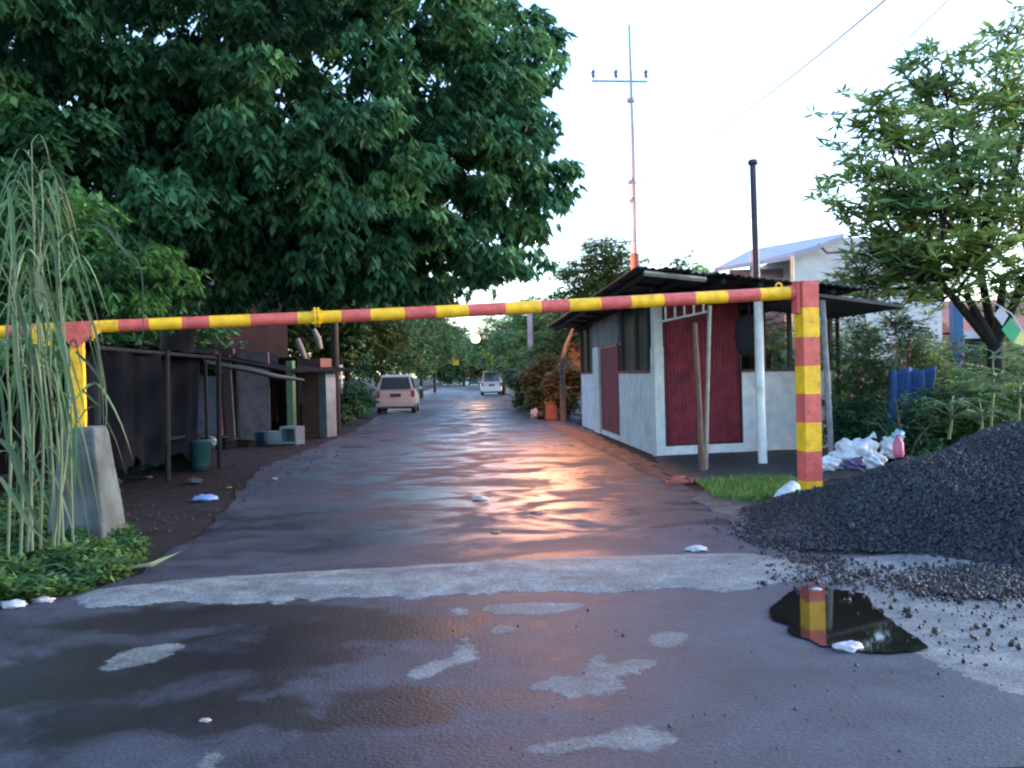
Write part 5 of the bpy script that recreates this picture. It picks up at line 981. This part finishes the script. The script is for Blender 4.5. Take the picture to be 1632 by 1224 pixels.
# back hedges so that the land ends in greenery
for i, (px, D, w_, h_, lab) in enumerate(((1420, 40, 4, 3.6, 'broad hedge behind the pale building'), (1560, 46, 5, 4.0, 'broad hedge behind the tiled house'), (1720, 40, 5, 4.5, 'hedge at the far right'), (-120, 30, 5, 5, 'dark thicket at the far left behind the stall'), (60, 28, 4.5, 4.6, 'dark thicket behind the left stall'), (200, 27, 3, 3.4, 'dark thicket behind the young tree'))):
    stree(px, D, 600-h_*F/D*.8, w_, 0, lab, LEAF_BIG if px < 300 else LEAF_M, 90+i, 110, .28, 'hedges behind the houses', 'hedge', zlow=.1, rc=.8, cat='hedge')
shrub(545, 690, 33, 1.0, 1.6, 'dark roadside bush between the pillar and the silver car', LEAF_BIG, 101, 50, .15, grp=None)
shrub(570, 672, 39, .8, 1.5, 'dark bush hugging the left of the silver car', LEAF_BIG, 102, 50, .16, grp=None)
mb = MB(); p = G(537, 690); mb.tube([p, Vector((p.x, p.y, 3.4))], .12, 9); tag(obj('dark_post', mb, MATS['old_dark_timber']), 'thick dark post right of the brick pillar', 'post')
mb = MB(); p = G(546, 676); mb.tube([p, Vector((p.x, p.y, 2.1))], .04, 7); tag(obj('white_stake', mb, WHP), 'thin white stake right of the dark post', 'stake')
for i, pp_ in enumerate((((474, 540), (480, 556), (487, 572)), ((500, 525), (507, 540), (511, 556)))):
    mb = MB(); mb.tube([P(a, b, 29) for a, b in pp_], [.07, .1, .07], 8); tag(obj('pale_branch', mb, mat('pale_wood_end', (.18, .19, .19), .8, .2, 5)), ('pale cut branch end above the brick pillar', 'second pale cut branch, higher and to the right')[i], 'branch')

# ================================================================ TALL REEDS AND WEEDS AT THE LEFT
REED = mat('reed_blade', (.075, .155, .065), .6, .2, 3, island=.55, trans=.25, col2=(.16, .15, .08), c2lo=.5, c2hi=.65); STALK = mat('reed_stalk', (.10, .14, .075), .6, .2, 3, island=.3)
rd = thing('tall_reeds', 'tall pale green reeds growing up past the left end of the barrier', 'reeds', G(60, 850))
st = MB(); bl = MB(); rn = random.Random(12)
stalks = [([(62, 850), (70, 700), (62, 560), (56, 430), (52, 330), (50, 215)], 8.6), ([(85, 850), (84, 720), (66, 560), (60, 440), (70, 330), (62, 270)], 8.7), ([(40, 830), (55, 680), (48, 540), (20, 430), (14, 340)], 8.4), ([(115, 840), (112, 700), (105, 560), (95, 450), (92, 350), (66, 300)], 8.9), ([(100, 845), (95, 720), (78, 600), (58, 480), (54, 420), (56, 300)], 8.8), ([(30, 830), (38, 700), (30, 580), (24, 470), (0, 420)], 8.2), ([(10, 830), (18, 700), (10, 560), (16, 440), (20, 400)], 8.3), ([(80, 850), (108, 720), (112, 600), (98, 520), (90, 430)], 8.7), ([(50, 840), (48, 700), (40, 600), (30, 520), (14, 470)], 8.5), ([(90, 850), (100, 700), (90, 590), (76, 500), (66, 420), (60, 340)], 8.6)]
anch = []
for pts2, D in stalks:
    pts3 = [P(a, b, D+.02*i) for i, (a, b) in enumerate(pts2)]; pts3[0].z = 0; n_ = 5; sm_ = []
    for a, b in zip(pts3[:-1], pts3[1:]): sm_ += [a.lerp(b, k/n_) for k in range(n_)]
    sm_.append(pts3[-1]); sm_ = [sm_[max(0, i-1)].lerp(sm_[min(len(sm_)-1, i+1)], .5) for i in range(len(sm_))]
    st.tube(sm_, [.014*(1-.7*i/len(sm_)) for i in range(len(sm_))], 7); anch += sm_[3:]
for k in range(160):
    s = anch[rn.randrange(len(anch))]; a = rn.uniform(-.9, 6.28-.9); ln = rn.uniform(.6, 1.6); d = Vector((math.cos(a)*.34, math.sin(a)*.4, 0))*ln; up_ = rn.uniform(.1, .45)*ln; dn_ = rn.uniform(.4, 1.1)*ln; pts3 = []
    for i in range(10): t_ = i/9; pts3.append(s+d*(t_**.8)*rn.uniform(.98, 1.02)+Vector((0, 0, up_*math.sin(min(1, t_*1.9)*math.pi*.5)*(1-t_*.3)-dn_*t_**2)))
    pts3 = [p if p.z > .05 else Vector((p.x, p.y, .05)) for p in pts3]; bl.ribbon(pts3, rn.uniform(.006, .020), Vector((rn.uniform(-1, 1), rn.uniform(-.6, .6), .2)))
# long hanging leaves read from the photograph
for pts2, D, wd in (([(56, 300), (75, 290), (92, 340), (100, 378)], 8.5, .03), ([(58, 330), (80, 350), (90, 430), (92, 520), (90, 600)], 8.5, .03), ([(92, 380), (108, 368), (140, 360), (170, 365), (200, 400), (225, 430), (228, 520), (224, 560)], 8.6, .03), ([(170, 360), (190, 390), (215, 420)], 8.7, .035), ([(110, 400), (135, 480), (155, 540), (163, 620), (166, 700)], 8.6, .028), ([(14, 300), (20, 360), (28, 460)], 8.3, .05), ([(40, 440), (28, 480), (60, 600), (75, 700), (80, 800)], 8.3, .05), ([(0, 700), (25, 730), (45, 800), (70, 860)], 7.9, .06), ([(0, 760), (20, 790), (50, 840), (78, 865)], 7.9, .05), ([(66, 440), (85, 500), (110, 600), (122, 680), (118, 800)], 8.4, .05), ([(120, 560), (150, 590), (165, 620)], 8.6, .03), ([(130, 620), (150, 640), (162, 650)], 8.6, .025), ([(150, 520), (165, 600), (170, 660), (164, 720)], 8.6, .02), ([(20, 500), (30, 600), (50, 720), (90, 840)], 8.2, .05), ([(0, 600), (12, 700), (40, 790), (62, 850)], 8.2, .04), ([(48, 430), (54, 480), (70, 520), (80, 600), (84, 700)], 8.4, .035), ([(60, 425), (66, 470), (76, 520), (70, 600)], 8.35, .035)):
    ctl = [P(a, b, D) for a, b in pts2]; sm_ = []
    for i in range(len(ctl)-1):
        p0, p1, p2, p3 = ctl[max(0, i-1)], ctl[i], ctl[i+1], ctl[min(len(ctl)-1, i+2)]
        for k in range(5): t_ = k/5; sm_.append(.5*((2*p1)+(p2-p0)*t_+(2*p0-5*p1+4*p2-p3)*t_*t_+(3*p1-p0-3*p2+p3)*t_**3))
    sm_.append(ctl[-1]); bl.ribbon(sm_, wd*.62, Vector((1, .3, .2)))
obj('stalks', st, STALK, rd); obj('blades', bl, REED, rd)
groundcover('weeds', [G(-60, 830), G(60, 835), G(110, 862), G(200, 845), G(235, 880), G(210, 915), G(120, 950), G(20, 965), G(-60, 975)], 15000, .085, .045, .20, LEAF_W, 'leafy green weeds around the foot of the concrete pedestal', 5)
groundcover('weeds', [G(-60, 800), G(190, 800), G(170, 845), G(60, 835), G(-60, 835)], 3500, .1, .045, .35, LEAF_M, 'darker weeds behind the concrete pedestal', 6)
mb = MB(); rn = random.Random(3)
for (a, b, c) in (((128, 885), (165, 890), (212, 900)), ((200, 905), (240, 900), (290, 878)), ((60, 905), (90, 900), (130, 915))): mb.ribbon([G(*a, .08), G(*b, .1), G(*c, .03)], .03, Vector((0, 1, .2)))
tag(obj('fallen_blades', mb, REED), 'fallen reed blades lying on the weeds', 'grass', kind='stuff')
